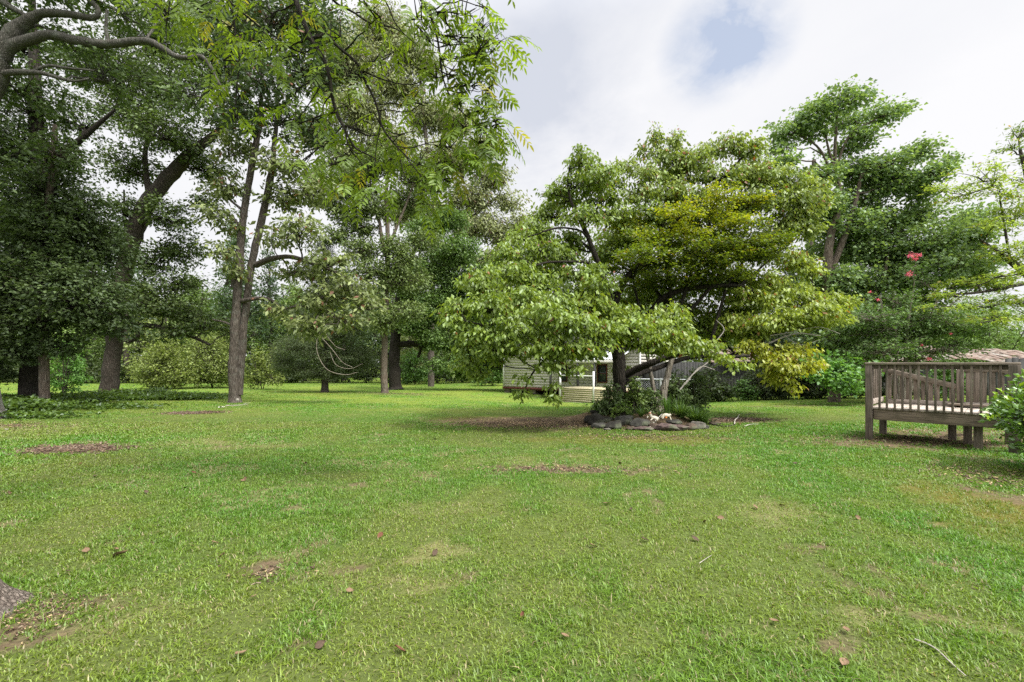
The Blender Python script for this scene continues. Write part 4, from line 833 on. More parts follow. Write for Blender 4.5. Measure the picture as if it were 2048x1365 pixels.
# --- woods closing off the lawn: a few different trees, then copies of each
def woods():
    r = np.random.default_rng(77); protos = []
    specs = [('oak_tree', ((.040, .065, .022), (.095, .13, .042)), 9.5, 3.2, .20), ('maple_tree', ((.05, .09, .026), (.11, .16, .045)), 8.0, 3.0, .19), ('pine_tree', ((.025, .050, .025), (.055, .085, .035)), 12.5, 2.4, .17), ('elm_tree', ((.07, .10, .03), (.14, .17, .06)), 7.0, 3.0, .17)]
    for i, (nm, cols, H, Rr, lf) in enumerate(specs):
        t = Tree(nm, 'x', base=(-30 + i * 3, 47), bark=BARK_DARK, seed=50 + i)
        b = t.base; ln = r.normal(size=2) * .3
        P = np.array([[b[0], b[1], b[2] - .1, .22], [b[0] + .1, b[1], b[2] + H * .3, .17], [b[0] + ln[0], b[1] + ln[1], b[2] + H * .6, .12], [b[0] + ln[0] * 1.5, b[1], b[2] + H * .92, .04]]); L = smooth_line(P, 5)
        t.wood.tubes(L[:, :3], L[:, 3], 9); t.sk.append(L)
        nb = 17
        for k in range(nb):
            f = (k + .5) / nb; hz = H * ((.30 if nm == 'pine_tree' else .08) + (.90 if nm != 'pine_tree' else .68) * f); rad = Rr * (math.sin(math.pi * min(1, (.22 + .78 * f))) ** .6 if nm != 'pine_tree' else (1.15 - f) * .8)
            a = k * 2.4 + r.random(); q = rad * (.35 + .4 * r.random())
            t.blob(0, 0, 0, 0, dens=68, leaf=(lf * 1.35, lf * .72), cols=cols, cl=.45, lpt=24, twig=.012, droop=-.4,
                   world=(b[0] + math.cos(a) * q, b[1] + math.sin(a) * q, b[2] + hz, rad * .62, rad * .62, H * .10))
        t.finish(LEAF_DULL); protos.append(t.root)
    kinds = ['dense dark oak', 'mid green maple', 'tall narrow pine', 'pale yellowish elm']
    spots = []
    px = -330
    while px < 1180: spots.append((px, 47 + 6 * r.random() + (0 if px > 560 else -3), int(r.integers(0, 4)), .95 + .4 * r.random())); px += 56 + 30 * r.random()
    px = -280
    while px < 1250: spots.append((px, 58 + 5 * r.random(), int(r.choice([0, 2, 1])), 1.35 + .35 * r.random())); px += 85 + 30 * r.random()
    px = 1240
    while px < 2500: spots.append((px, 33 + 7 * r.random(), int(r.choice([0, 1, 3, 1])), .62 + .22 * r.random())); px += 85 + 50 * r.random()
    px = -420
    while px < 1300: spots.append((px, 68 + 6 * r.random(), int(r.choice([0, 1])), 1.35 + .35 * r.random())); px += 95 + 30 * r.random()
    where = 0; used = [False] * 4; names = {}
    for (px, Y, k, sc) in spots:
        x = (px - 1024) / F * Y; z = float(gz(x, Y))
        if not used[k]: o = protos[k]; used[k] = True; o.location = (x, Y, z); o.scale = (sc,) * 3; o.rotation_euler = (0, 0, r.random() * 6.28)
        else: o = copy_tree(protos[k], (x, Y, z), r.random() * 6.28, sc, '')
        side = 'left' if px < 560 else ('middle' if px < 1240 else 'right'); row = 'farthest row' if Y > 67 else ('second row' if Y > 57.5 else 'front row')
        o['label'] = f'{kinds[k]} in the {row} of the woods, {side} part' if px < 1240 else f'{kinds[k]} in the woods behind the long shed'
        o['group'] = {0: 'dark oaks', 1: 'maples', 2: 'pines', 3: 'pale elms'}[k] + (f' in the {row}, {side} part of the woods' if px < 1240 else ' in the woods behind the shed')
woods()

def far_wood():
    r = np.random.default_rng(91); n = 120000; x = (r.random(n) * 2 - 1) * 105; y = 60 + 22 * r.random(n) + 8 * np.abs(x) / 60
    H = 6.5 + 9 * fbm(x, y, .16, 41, 3) + 3 * (fbm(x, y, .6, 43, 2) - .5); H = H * (1 - .45 * sm(15, 50, x))
    z = gz(x, y) + H * r.random(n) ** .6; P = np.stack([x, y, z], 1); D = unit(r.normal(size=(n, 3)) + [0, -.2, -.4]); V, Fc, c = leaves_mesh(P, D, r.normal(size=(n, 3)) + [0, 0, .6], .55 * (.6 + .8 * r.random(n)), .34 * (.6 + .8 * r.random(n)), leaf_cols(n, (.034, .056, .02), (.085, .115, .038)) * (.7 + .6 * fbm(x, y, .25, 45, 2))[:, None])
    tag(link('far_wood', mk_mesh('far_wood', V, Fc, c, mats=[LEAF_DULL])), 'dense far wood closing the view beyond the nearer trees', 'woods', kind='stuff')
far_wood()

# --- low bushes along the edge of the woods
def bush(name, label, cat, px, py, rx, ry, cols, seed, Y=None, mat=LEAF_DULL, leaf=(.16, .09), dens=260, cl=.2, rows=None, group=None, lpt=20, **kw):
    if Y is None: x, Y = G(px, py)
    else: x = (px - 1024) / F * Y
    t = Tree(name, label, cat, base=(x, Y), bark=BARK_DARK, seed=seed, group=group); b = t.base; s_ = Y / F
    for k in range(5):
        a = t.r.random() * 6.28; q = rx * s_ * .5; L = smooth_line([[b[0] + .04 * math.cos(a), b[1] + .04 * math.sin(a), b[2] - .03, .03], [b[0] + math.cos(a) * q * .4, b[1] + math.sin(a) * q * .4, b[2] + ry * s_ * .7, .022], [b[0] + math.cos(a) * q, b[1] + math.sin(a) * q, b[2] + ry * s_ * 1.4, .01]], 4)
        t.wood.tubes(L[:, :3], L[:, 3], 6); t.sk.append(L)
    for (dx, dz, fx, fz) in (rows or [(0, .9, .8, .8), (-.55, .55, .55, .5), (.55, .6, .5, .5), (.1, 1.4, .5, .5), (-.3, 1.2, .5, .45), (.35, .35, .5, .35), (-.2, .3, .6, .35)]):
        t.blob(0, 0, 0, 0, world=(b[0] + dx * rx * s_, b[1] + t.r.normal() * .2 * rx * s_, b[2] + dz * ry * s_, fx * rx * s_, fx * rx * s_ * .8, fz * ry * s_), cols=cols, leaf=leaf, dens=dens, cl=cl, lpt=lpt, **kw)
    return t.finish(mat, crown='foliage', trunk='stem')
YG = ((.060, .085, .020), (.125, .155, .036)); LG = ((.07, .13, .03), (.12, .19, .05))
bush('dogwood_tree', 'spreading yellow green understorey tree left of the twin trunks', 'tree', 335, 772, 75, 58, YG, 61, Y=34, leaf=(.17, .085), dens=200, cl=.4)
bush('dogwood_tree', 'tall pale green understorey tree touching the twin trunks from behind', 'tree', 425, 772, 70, 72, ((.07, .10, .025), (.13, .16, .045)), 62, Y=36, leaf=(.17, .085), dens=200, cl=.4)
bush('shrub', 'light green bushy shrub right of the twin trunks by the lawn end', 'shrub', 525, 778, 45, 50, YG, 63, Y=33, leaf=(.18, .09), dens=130, cl=.3)
bush('shrub', 'bright green sapling between the dark trunks and the leaning tree', 'shrub', 128, 800, 42, 65, ((.05, .12, .025), (.10, .19, .045)), 64, Y=24, leaf=(.15, .08), dens=190)
bush('shrub', 'dark round shrub at the left foot of the cottage corner woods', 'shrub', 985, 770, 45, 38, MIDG, 65, Y=40, leaf=(.2, .1), dens=120)
bush('shrub', 'mid green rounded shrub just right of the thick black trunk', 'shrub', 830, 772, 36, 42, MIDG, 66, Y=42, leaf=(.2, .1), dens=120)
for i, px in enumerate(range(-60, 1100, 72)):
    lab = ('rust tinged', 'dark green', 'olive', 'low dense')[i % 4]
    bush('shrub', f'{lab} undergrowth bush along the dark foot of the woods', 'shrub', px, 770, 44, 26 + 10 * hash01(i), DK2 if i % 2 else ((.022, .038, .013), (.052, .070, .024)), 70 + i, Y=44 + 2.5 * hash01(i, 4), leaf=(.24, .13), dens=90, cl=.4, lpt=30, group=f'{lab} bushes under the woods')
# --- dark shrubs and vines before the long shed
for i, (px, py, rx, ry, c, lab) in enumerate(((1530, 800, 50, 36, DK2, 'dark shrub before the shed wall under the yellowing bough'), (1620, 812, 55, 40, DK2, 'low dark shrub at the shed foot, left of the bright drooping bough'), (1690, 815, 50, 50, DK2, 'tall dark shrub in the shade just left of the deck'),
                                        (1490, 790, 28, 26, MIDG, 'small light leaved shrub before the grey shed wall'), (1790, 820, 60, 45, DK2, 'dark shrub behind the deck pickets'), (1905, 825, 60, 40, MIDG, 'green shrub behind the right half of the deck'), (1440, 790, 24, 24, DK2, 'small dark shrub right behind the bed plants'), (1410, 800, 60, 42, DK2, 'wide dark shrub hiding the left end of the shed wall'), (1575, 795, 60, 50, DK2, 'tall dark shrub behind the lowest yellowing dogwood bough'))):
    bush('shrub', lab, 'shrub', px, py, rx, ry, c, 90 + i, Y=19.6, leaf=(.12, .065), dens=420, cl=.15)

# --- right hand trees
SWG = ((.070, .122, .056), (.145, .212, .100))
def sweetgum():
    t = defaults(Tree('sweetgum_tree', 'tall fresh green tree rising behind the deck, its top bent by the wind', base=G(1670, 800), bark=BARK_BROWN, seed=31), dens=430, leaf=(.135, .12), cols=SWG, cl=.19, lpt=26, fold=0) if False else defaults(Tree('sweetgum_tree', 'tall fresh green tree rising behind the deck with a bent over top', base=(G(1660, 800)[0] , 17.0), bark=BARK_BROWN, seed=31), dens=780, leaf=(.120, .095), cols=SWG, cl=.26, lpt=24)
    t.stem([(1668, 800, 22), (1662, 700, 20), (1656, 620, 19), (1654, 540, 17), (1662, 470, 14), (1680, 400, 10), (1670, 330, 7), (1672, 260, 5), (1675, 215, 3)], foot=True)
    t.stem([(1656, 560, 12), (1690, 470, 11), (1712, 400, 8), (1730, 340, 5), (1790, 320, 3)]); t.stem([(1668, 640, 12), (1710, 620, 11), (1745, 590, 9), (1765, 570, 7), (1820, 545, 4)]); t.stem([(1766, 572, 8), (1770, 545, 7), (1775, 515, 4)])
    t.stem([(1668, 360, 6), (1640, 300, 4), (1600, 270, 3)]); t.stem([(1674, 330, 5), (1700, 270, 4), (1750, 240, 3)]); t.stem([(1672, 350, 5), (1655, 290, 4), (1650, 250, 3)])
    blobs(t, [(1690, 200, 55, 30), (1630, 225, 50, 28), (1580, 262, 45, 24), (1690, 240, 45, 24), (1765, 228, 50, 20), (1735, 270, 40, 20), (1800, 215, 22, 12), (1620, 265, 40, 20), (1555, 300, 24, 16), (1560, 320, 35, 22), (1690, 300, 45, 16, .5),
                  (1700, 345, 60, 26), (1640, 350, 50, 28), (1770, 330, 60, 28), (1840, 300, 45, 22), (1800, 370, 60, 28), (1870, 345, 45, 26), (1895, 320, 20, 14), (1840, 390, 40, 18), (1640, 400, 60, 30), (1720, 400, 60, 32), (1700, 450, 70, 30), (1790, 430, 45, 22), (1770, 500, 80, 35), (1660, 490, 50, 30)])
    blobs(t, [(1860, 480, 70, 40), (1930, 460, 60, 45), (1900, 530, 70, 35), (1820, 560, 70, 32), (1740, 560, 70, 35), (1680, 560, 60, 35), (1970, 520, 40, 35), (1700, 620, 60, 35), (1640, 640, 50, 40, .5), (1790, 620, 60, 30), (1700, 680, 70, 35), (1640, 700, 55, 30), (1960, 430, 40, 30), (1840, 640, 50, 25)])
    blobs(t, [(1760, 460, 70, 36, .6), (1850, 430, 60, 30, .6), (1900, 500, 70, 36, .6), (1700, 500, 70, 36, .8), (1640, 570, 60, 36, .8), (1720, 600, 70, 36, .8), (1800, 520, 70, 36, .8), (1680, 660, 70, 36, .8), (1730, 700, 60, 28, .8), (1650, 440, 50, 30, .6), (1940, 560, 60, 30, .8), (1840, 600, 60, 26, 1.2), (1740, 360, 60, 24, .6)])
    blobs(t, [(1660, 745, 50, 24, -2.2), (1690, 770, 36, 22, -2.4), (1715, 730, 40, 20, -2.2), (1640, 725, 36, 20, -2)], cols=((.06, .14, .035), (.11, .21, .06)))
    t.finish(LEAF)
sweetgum()
def right_side():
    t = Tree('pine_tree', 'straight grey trunked pine rising behind the yellowing right edge of the dogwood', base=((1620 - 1024) / F * 24, 24.0), bark=BARK_GREY, seed=33); t.Y = 24.0; defaults(t, dens=260, leaf=(.2, .07), cols=DKG, cl=.3, lpt=30)
    t.stem([(1618, 810, 20), (1620, 640, 17), (1620, 500, 15), (1624, 420, 12), (1628, 320, 7)], foot=True); blobs(t, [(1570, 560, 50, 35), (1550, 620, 60, 40), (1600, 520, 35, 28), (1640, 400, 40, 30), (1540, 680, 60, 35), (1640, 680, 60, 35), (1590, 740, 60, 30)], dens=420, cols=((.018, .035, .018), (.04, .06, .028))); t.finish(LEAF_DULL)
    t = Tree('locust_tree', 'airy yellow green tree with feathery foliage at the right edge of the photo', base=((2130 - 1024) / F * 15, 15.0), bark=BARK_DARK, seed=34); t.Y = 15.0; defaults(t, dens=480, leaf=(.125, .042), cols=((.11, .165, .035), (.17, .225, .06)), cl=.2, lpt=36, flat=.22, upb=1.0, droop=-.15, odd=(.02, (.35, .22, .03)))
    t.stem([(2130, 830, 40), (2120, 700, 34), (2100, 600, 28), (2075, 560, 18), (2050, 545, 15), (2020, 522, 11), (1990, 500, 6), (1960, 480, 3)], foot=True, flare=.3)
    t.stem([(2100, 600, 24), (2080, 480, 16), (2060, 380, 10), (2040, 300, 5)]); t.stem([(2085, 560, 8), (2040, 570, 6), (1960, 585, 5), (1900, 590, 4), (1850, 600, 2)]); t.stem([(2020, 520, 5), (2010, 460, 4), (2000, 400, 3)])
    blobs(t, [(1960, 350, 60, 24), (1930, 385, 60, 20), (2010, 380, 50, 26), (2030, 430, 45, 34), (1990, 440, 45, 22), (2060, 360, 40, 40), (2050, 500, 40, 30), (2020, 560, 50, 20), (1880, 380, 35, 14), (2040, 600, 60, 20), (2090, 420, 60, 60), (2100, 520, 60, 50), (1920, 590, 60, 14), (1970, 610, 60, 16), (1890, 615, 50, 12), (1990, 575, 50, 12), (1950, 560, 60, 14), (1900, 570, 50, 12), (2020, 630, 60, 24), (1960, 640, 60, 18), (2040, 540, 50, 24), (2000, 500, 50, 20)])
    blobs(t, [(2040, 262, 32, 26), (2020, 290, 30, 16), (2080, 300, 40, 40)], cols=((.05, .09, .025), (.10, .14, .04))); t.finish(LEAF_THIN)
    # crepe myrtle with pink flower heads
    Y = 15.2; t = Tree('crepe_myrtle', 'crepe myrtle with a few hot pink flower heads behind the deck', base=((1800 - 1024) / F * Y, Y), bark=BARK_PALE, seed=35); t.Y = Y; defaults(t, dens=600, leaf=(.09, .05), cols=((.05, .095, .03), (.10, .155, .05)), cl=.17, lpt=20)
    for a, b_, c_ in ((1795, 1770, 1760), (1800, 1790, 1785), (1806, 1815, 1825), (1812, 1850, 1880)): t.stem([(a, 815, 8), (b_ * .5 + a * .5, 740, 7), (b_, 660, 5), (c_, 590, 3)])
    blobs(t, [(1770, 650, 55, 30), (1830, 670, 60, 30), (1890, 660, 45, 26), (1760, 700, 60, 26), (1850, 710, 50, 18), (1920, 690, 40, 22), (1800, 600, 50, 26), (1850, 560, 30, 20), (1720, 660, 40, 30), (1820, 530, 24, 16), (1700, 715, 50, 24), (1780, 690, 70, 30), (1850, 640, 60, 30), (1740, 630, 60, 30), (1900, 640, 50, 30), (1800, 650, 70, 34, .5), (1870, 700, 70, 24, .5), (1930, 650, 50, 26, .5), (1700, 640, 50, 30, .5)])
    r = t.r
    for (px, py, s_) in ((1822, 512, 14), (1838, 511, 9), (1830, 518, 8), (1819, 549, 11), (1741, 584, 4), (1756, 600, 5), (1843, 691, 4), (1901, 668, 4), (1858, 718, 7)):
        n = int(s_ * 6); c = at(px, py, Y - .75); C = c + r.normal(size=(n, 3)) * s_ / F * Y * .26 * [1, .8, .75]; D = unit(r.normal(size=(n, 3))); 
        V, Fc, cc = leaves_mesh(C, D, r.normal(size=(n, 3)), np.full(n, .035), np.full(n, .03), leaf_cols(n, (.36, .04, .15), (.50, .14, .28)))
        link('flower_head', mk_mesh('flower_head', V, Fc, cc, mats=[LEAF]), t.root)
    t.finish(LEAF_DULL)
    bush('bamboo_clump', 'feathery pale green thicket above the shed roof at the right edge', 'bamboo', 1990, 740, 130, 115, ((.07, .13, .035), (.13, .19, .055)), 101, Y=26.5, leaf=(.22, .045), dens=330, cl=.3, lpt=40)
    bush('shrub', 'loose olive green shrub growing over the warped shed roof', 'shrub', 1930, 745, 70, 50, ((.06, .10, .03), (.12, .15, .045)), 102, Y=25.6, leaf=(.15, .06), dens=300, cl=.25)
right_side()

# --- the spreading dogwood over the stone ringed bed
def dogwood():
    bx = (1240 - 1024) / F * 10.55; t = Tree('dogwood_tree', 'wide spreading yellow green dogwood with a black trunk in the stone ringed bed', base=(bx, 10.55), bark=BARK_BLACK, seed=41)
    t.Y = 10.55; defaults(t, dens=1700, leaf=(.100, .050), cols=((.080, .130, .022), (.140, .188, .040)), cl=.14, lpt=20, droop=-1.1, upb=.5, flat=.5, odd=(.012, (.25, .09, .03)), twig=.004, rise=.08)
    t.stem([(1241, 845, 30), (1240, 800, 26), (1238, 750, 26), (1236, 705, 25), (1228, 650, 22), (1220, 610, 18), (1212, 570, 13), (1200, 535, 11), (1190, 510, 10), (1172, 465, 9), (1155, 430, 8), (1143, 405, 6), (1135, 370, 4), (1140, 330, 3)], foot=True, flare=.25)
    t.stem([(1228, 640, 15, .1), (1232, 610, 12, .2), (1240, 580, 12, .3), (1262, 545, 11, .4), (1300, 500, 9, .5), (1330, 440, 7, .5), (1350, 380, 5, .5), (1370, 310, 3, .5)], part='limb')
    t.stem([(1246, 752, 16), (1275, 738, 14, -.2), (1300, 728, 13, -.4), (1330, 716, 12, -.5), (1370, 706, 10, -.7), (1410, 706, 9, -.8), (1450, 714, 8, -.9), (1500, 712, 5, -1)], part='limb')
    t.stem([(1248, 768, 12), (1275, 750, 11, .2), (1310, 738, 10, .4), (1380, 715, 9, .6), (1450, 713, 8, .6), (1500, 698, 8, .6), (1540, 672, 7, .6), (1580, 660, 5, .6), (1640, 650, 3, .6)], part='limb')
    t.stem([(1208, 562, 7), (1180, 528, 6, -.3), (1140, 524, 5, -.6), (1090, 526, 4, -.8), (1050, 540, 3, -1)], part='limb'); t.stem([(1190, 508, 6), (1160, 484, 5, .2), (1120, 480, 4, .4), (1080, 490, 3, .6), (1045, 478, 3, .6)], part='limb')
    t.stem([(1178, 480, 5), (1160, 462, 4, -.3), (1120, 456, 4, -.5), (1085, 464, 4, -.7)]); t.stem([(1165, 455, 6), (1190, 425, 5), (1200, 405, 4)])
    t.stem([(1232, 660, 12), (1190, 640, 9, -.8), (1130, 625, 8, -1.5), (1060, 630, 6, -2.0), (980, 650, 4, -2.2), (920, 640, 3, -2.3)], part='limb'); t.stem([(1232, 690, 10), (1180, 690, 8, -1), (1120, 700, 6, -1.8), (1070, 740, 4, -2), (1045, 790, 2.5, -2.1)], part='limb')
    t.stem([(1320, 600, 12, .5), (1350, 585, 11, .4), (1400, 575, 9, .4), (1480, 572, 7, .3), (1520, 590, 6, .3), (1570, 608, 4, .3), (1640, 610, 3, .3)], part='limb'); t.stem([(1245, 700, 10, .3), (1280, 650, 10, .5), (1320, 600, 10, .5)])
    t.stem([(1330, 440, 5, .5), (1390, 400, 5, .6), (1440, 360, 4, .6), (1490, 310, 3, .6)]); t.stem([(1400, 575, 6, .4), (1440, 500, 5, .6), (1500, 430, 4, .8), (1560, 380, 3, .8)]); t.stem([(1480, 572, 5, .3), (1540, 520, 4, .6), (1600, 470, 3, .8)])
    # upper crown
    blobs(t, [(1165, 320, 40, 26, 0), (1195, 345, 50, 22, -.3), (1150, 370, 50, 22, .2), (1200, 395, 50, 22), (1125, 400, 40, 20), (1105, 385, 20, 18), (1230, 360, 30, 14), (1100, 430, 40, 22), (1170, 430, 50, 22, -.4), (1070, 455, 40, 20), (1040, 475, 40, 22), (1010, 500, 40, 22), (1080, 495, 45, 20, -.6), (1130, 500, 40, 18, .5), (1150, 545, 45, 18, -.5), (1230, 430, 50, 24, .2), (1300, 425, 55, 24, .3), (1260, 470, 55, 24, .3), (1100, 545, 50, 20, .3), (1030, 545, 50, 22, .3), (1215, 500, 50, 22, .6), (1060, 510, 40, 18, .6), (1180, 360, 40, 30, .5), (1085, 475, 40, 18, .1), (1120, 515, 44, 18, -.2), (1150, 475, 36, 18, .4), (1095, 505, 40, 16, .5), (1060, 530, 40, 18, -.4), (1180, 540, 36, 18, -.5)], dens=1500)
    blobs(t, [(1345, 275, 20, 22, .5), (1308, 265, 12, 22, .5), (1322, 300, 22, 20, .5), (1285, 300, 14, 16, .5), (1350, 320, 45, 26, .5), (1300, 345, 45, 24, .3), (1270, 380, 45, 24, .2), (1400, 320, 45, 26, .5), (1460, 290, 40, 24, .6), (1500, 300, 35, 24, .6), (1440, 350, 55, 28, .4), (1520, 345, 55, 30, .6), (1580, 355, 50, 24, .8), (1630, 370, 30, 14, .8), (1560, 400, 55, 28, .7), (1500, 400, 50, 28, .5), (1610, 420, 40, 24, .8), (1640, 400, 24, 16, .8), (1620, 460, 35, 20, .8), (1340, 380, 50, 26, .2), (1400, 400, 50, 26, .4), (1380, 430, 60, 26, .9), (1560, 460, 50, 26, .9), (1450, 420, 60, 26, 1.0), (1500, 350, 50, 28, .9), (1350, 350, 50, 24, .8), (1250, 330, 30, 16, .5), (1420, 300, 40, 16, .9), (1580, 440, 50, 24, .9), (1600, 390, 40, 24, .6)], dens=1500, cols=((.10, .150, .038), (.165, .205, .060)), odd=(.03, (.28, .11, .05)))
    # left wing
    blobs(t, [(960, 560, 50, 28, -1.6), (1020, 545, 50, 26, -1.2), (920, 615, 45, 26, -2.0), (980, 610, 55, 28, -2.2), (1050, 590, 50, 28, -1.8), (905, 645, 28, 16, -2.2), (950, 665, 45, 22, -2.2), (1030, 650, 55, 26, -2.3), (1110, 600, 50, 26, -1.8), (1100, 660, 50, 26, -2.2), (985, 695, 42, 16, -2.2), (930, 728, 26, 14, -1.9), (962, 748, 22, 12, -1.8), (1000, 720, 20, 9, -2.1), (1060, 696, 50, 18, -2.3), (1130, 702, 50, 20, -2.1), (1170, 650, 50, 26, -2.0), (1090, 728, 36, 10, -2.2), (1150, 738, 26, 10, -2.2), (1050, 752, 14, 10, -2.2), (1042, 788, 9, 13, -2.2), (1108, 792, 10, 18, -2.2), (1112, 765, 10, 10, -2.2), (935, 690, 26, 14, -2.1), (1190, 700, 30, 20, -1.6), (1250, 740, 22, 14, .8), (1200, 560, 40, 20, -1.2), (1140, 640, 60, 24, -2.4), (1080, 620, 50, 24, -2.4), (1200, 660, 50, 22, -2.0), (1130, 690, 60, 18, -2.3), (1190, 690, 40, 16, -2.2), (1010, 680, 50, 18, -2.3), (1060, 670, 50, 20, .4), (1170, 700, 50, 18, -.4), (1000, 590, 50, 24, -.5), (1080, 560, 50, 22, -.9)], dens=1750)
    # middle apron of leaves in front of the trunk top
    blobs(t, [(1230, 620, 50, 22, -1.2), (1280, 640, 50, 24, -1.4), (1230, 665, 45, 20, -1.6), (1290, 680, 50, 18, -1.6), (1340, 650, 45, 26, -1.5), (1370, 690, 40, 18, -1.5), (1410, 690, 35, 14, -1.4), (1440, 715, 32, 10, -1.3), (1475, 730, 22, 8, -1.3), (1340, 620, 40, 16, -1.2), (1190, 600, 40, 20, -1.3), (1310, 700, 50, 12, -1.6), (1260, 650, 60, 22, -1.7), (1320, 670, 60, 22, -1.7)], dens=1800, cols=((.09, .15, .022), (.16, .20, .04)))
    # right wing, yellowing
    blobs(t, [(1640, 600, 50, 24, .3), (1590, 580, 45, 22, .3), (1690, 600, 26, 14, .3), (1660, 640, 40, 16, .3), (1600, 640, 50, 22, .2), (1550, 600, 45, 22, .2), (1620, 540, 30, 16, .4), (1590, 520, 40, 22, .6), (1520, 640, 50, 26, .2), (1540, 560, 40, 22, .4), (1470, 640, 45, 28, .5), (1480, 590, 45, 22, .5), (1620, 620, 60, 24, -.2), (1560, 640, 60, 22, -.2), (1650, 620, 40, 20, -.2), (1500, 660, 50, 20, .4)], dens=1600, cols=((.115, .165, .028), (.19, .235, .05)), odd=(.03, (.28, .15, .04)))
    blobs(t, [(1590, 700, 45, 18, -.2), (1550, 720, 45, 20, -.2), (1610, 730, 35, 12, -.2), (1560, 755, 30, 16, -.2), (1585, 775, 14, 10, -.2), (1530, 700, 35, 18, -.1), (1640, 730, 16, 8, -.2), (1500, 690, 30, 14, 0), (1570, 730, 50, 22, -.3)], dens=1600, cols=((.15, .185, .02), (.24, .26, .035)), odd=(.03, (.28, .15, .04)))
    blobs(t, [(1150, 590, 70, 40, 2.0), (1300, 560, 80, 50, 2.4), (1420, 500, 80, 50, 2.4), (1240, 460, 80, 40, 2.0), (1040, 560, 60, 40, 1.2), (1400, 640, 80, 35, 2.2), (1450, 560, 90, 40, 1.5), (1350, 460, 90, 40, 1.6), (1540, 500, 60, 40, 1.6), (1200, 520, 60, 30, 1.4), (1330, 600, 70, 34, 1.8), (1450, 620, 80, 34, 1.8), (1270, 590, 60, 34, 1.8), (1390, 570, 80, 30, 2.2), (1500, 580, 70, 34, 1.8), (1330, 660, 60, 26, 2.0), (1440, 680, 60, 24, 2.0)], dens=800)
    # dead grey sprays inside the right wing
    for a in ([(1470, 716, 4), (1530, 690, 3.5), (1590, 668, 3), (1640, 672, 2)], [(1540, 672, 3), (1590, 662, 2), (1625, 640, 2)], [(1600, 660, 2), (1640, 655, 1.5), (1680, 668, 1)], [(1440, 722, 2.5), (1430, 690, 2.5), (1448, 660, 2), (1432, 640, 1.5)], [(1360, 780, 3), (1385, 750, 2.5), (1420, 722, 2)], [(1370, 770, 2), (1400, 735, 2), (1430, 740, 1)], [(1560, 665, 2), (1600, 690, 1.5), (1640, 680, 1)]):
        t.stem([(*p, 0) for p in a], sides=5, part='dead_twig', bark=DEADWOOD, skel=False)
    t.finish(LEAF, detail=1, fold=.15)
dogwood()
def inner_maple():
    Y = 10.9; t = Tree('japanese_maple', 'dark green fine leaved maple on mottled slanting stems inside the dogwood', base=((1322 - 1024) / F * Y, Y), bark=BARK_PALE, seed=43); t.Y = Y
    defaults(t, dens=2000, leaf=(.07, .038), cols=((.040, .068, .008), (.095, .130, .016)), cl=.17, lpt=50, flat=.34, upb=1.0, droop=-.1, twig=.004, odd=(.05, (.22, .19, .02)), rise=.2)
    t.stem([(1318, 835, 24), (1324, 800, 18), (1330, 770, 14), (1338, 740, 11), (1345, 710, 10), (1348, 670, 9), (1352, 630, 8)], foot=True, part='trunk'); t.stem([(1318, 830, 16), (1309, 790, 9), (1304, 760, 8), (1298, 730, 8), (1292, 690, 7), (1290, 650, 6)], part='trunk')
    t.bark = BARK_BLACK
    t.stem([(1350, 640, 9), (1365, 600, 8), (1385, 540, 6), (1410, 480, 5), (1430, 400, 3)]); t.stem([(1350, 650, 8), (1400, 600, 7), (1440, 550, 6), (1480, 490, 4), (1500, 430, 3)]); t.stem([(1345, 640, 8), (1340, 580, 6), (1330, 520, 5), (1325, 450, 4), (1315, 390, 2)])
    t.stem([(1291, 660, 6), (1275, 600, 5), (1262, 540, 4), (1255, 480, 3), (1245, 430, 2)]); t.stem([(1370, 590, 6), (1375, 520, 5), (1370, 450, 4), (1365, 400, 2)]); t.stem([(1420, 580, 5), (1450, 520, 4), (1460, 450, 3), (1455, 390, 2)]); t.stem([(1420, 690, 7), (1440, 620, 6), (1460, 560, 5), (1490, 520, 4)])
    t.stem([(1345, 690, 8), (1380, 700, 7), (1420, 690, 6)])
    blobs(t, [(1290, 500, 70, 20), (1350, 520, 80, 20), (1420, 520, 80, 22), (1270, 540, 70, 18), (1480, 510, 70, 22), (1530, 480, 55, 18), (1330, 480, 70, 20, -.8), (1430, 470, 75, 20), (1500, 440, 60, 20), (1250, 480, 45, 16), (1380, 560, 70, 16), (1300, 570, 60, 14), (1460, 560, 50, 18), (1560, 470, 30, 10), (1240, 570, 40, 12, -.4), (1490, 620, 45, 20, .6), (1450, 660, 40, 26, .6), (1370, 620, 40, 20, .8), (1260, 610, 40, 12, .6), (1300, 520, 90, 26, -.6), (1400, 500, 90, 30, -.6), (1470, 480, 80, 30, -.4), (1530, 500, 60, 22, 0), (1350, 550, 90, 20, -.5), (1440, 550, 80, 22, -.2)])
    blobs(t, [(1255, 450, 40, 16), (1360, 425, 45, 24), (1350, 390, 30, 18), (1290, 440, 50, 16), (1420, 420, 45, 22), (1440, 385, 35, 16), (1500, 400, 40, 18), (1380, 460, 60, 16, -.9), (1300, 470, 40, 12, -1), (1470, 440, 45, 14, -.8)], cols=((.08, .12, .010), (.18, .20, .016)), odd=(.09, (.27, .24, .02)))
    t.finish(LEAF_THIN)
inner_maple()

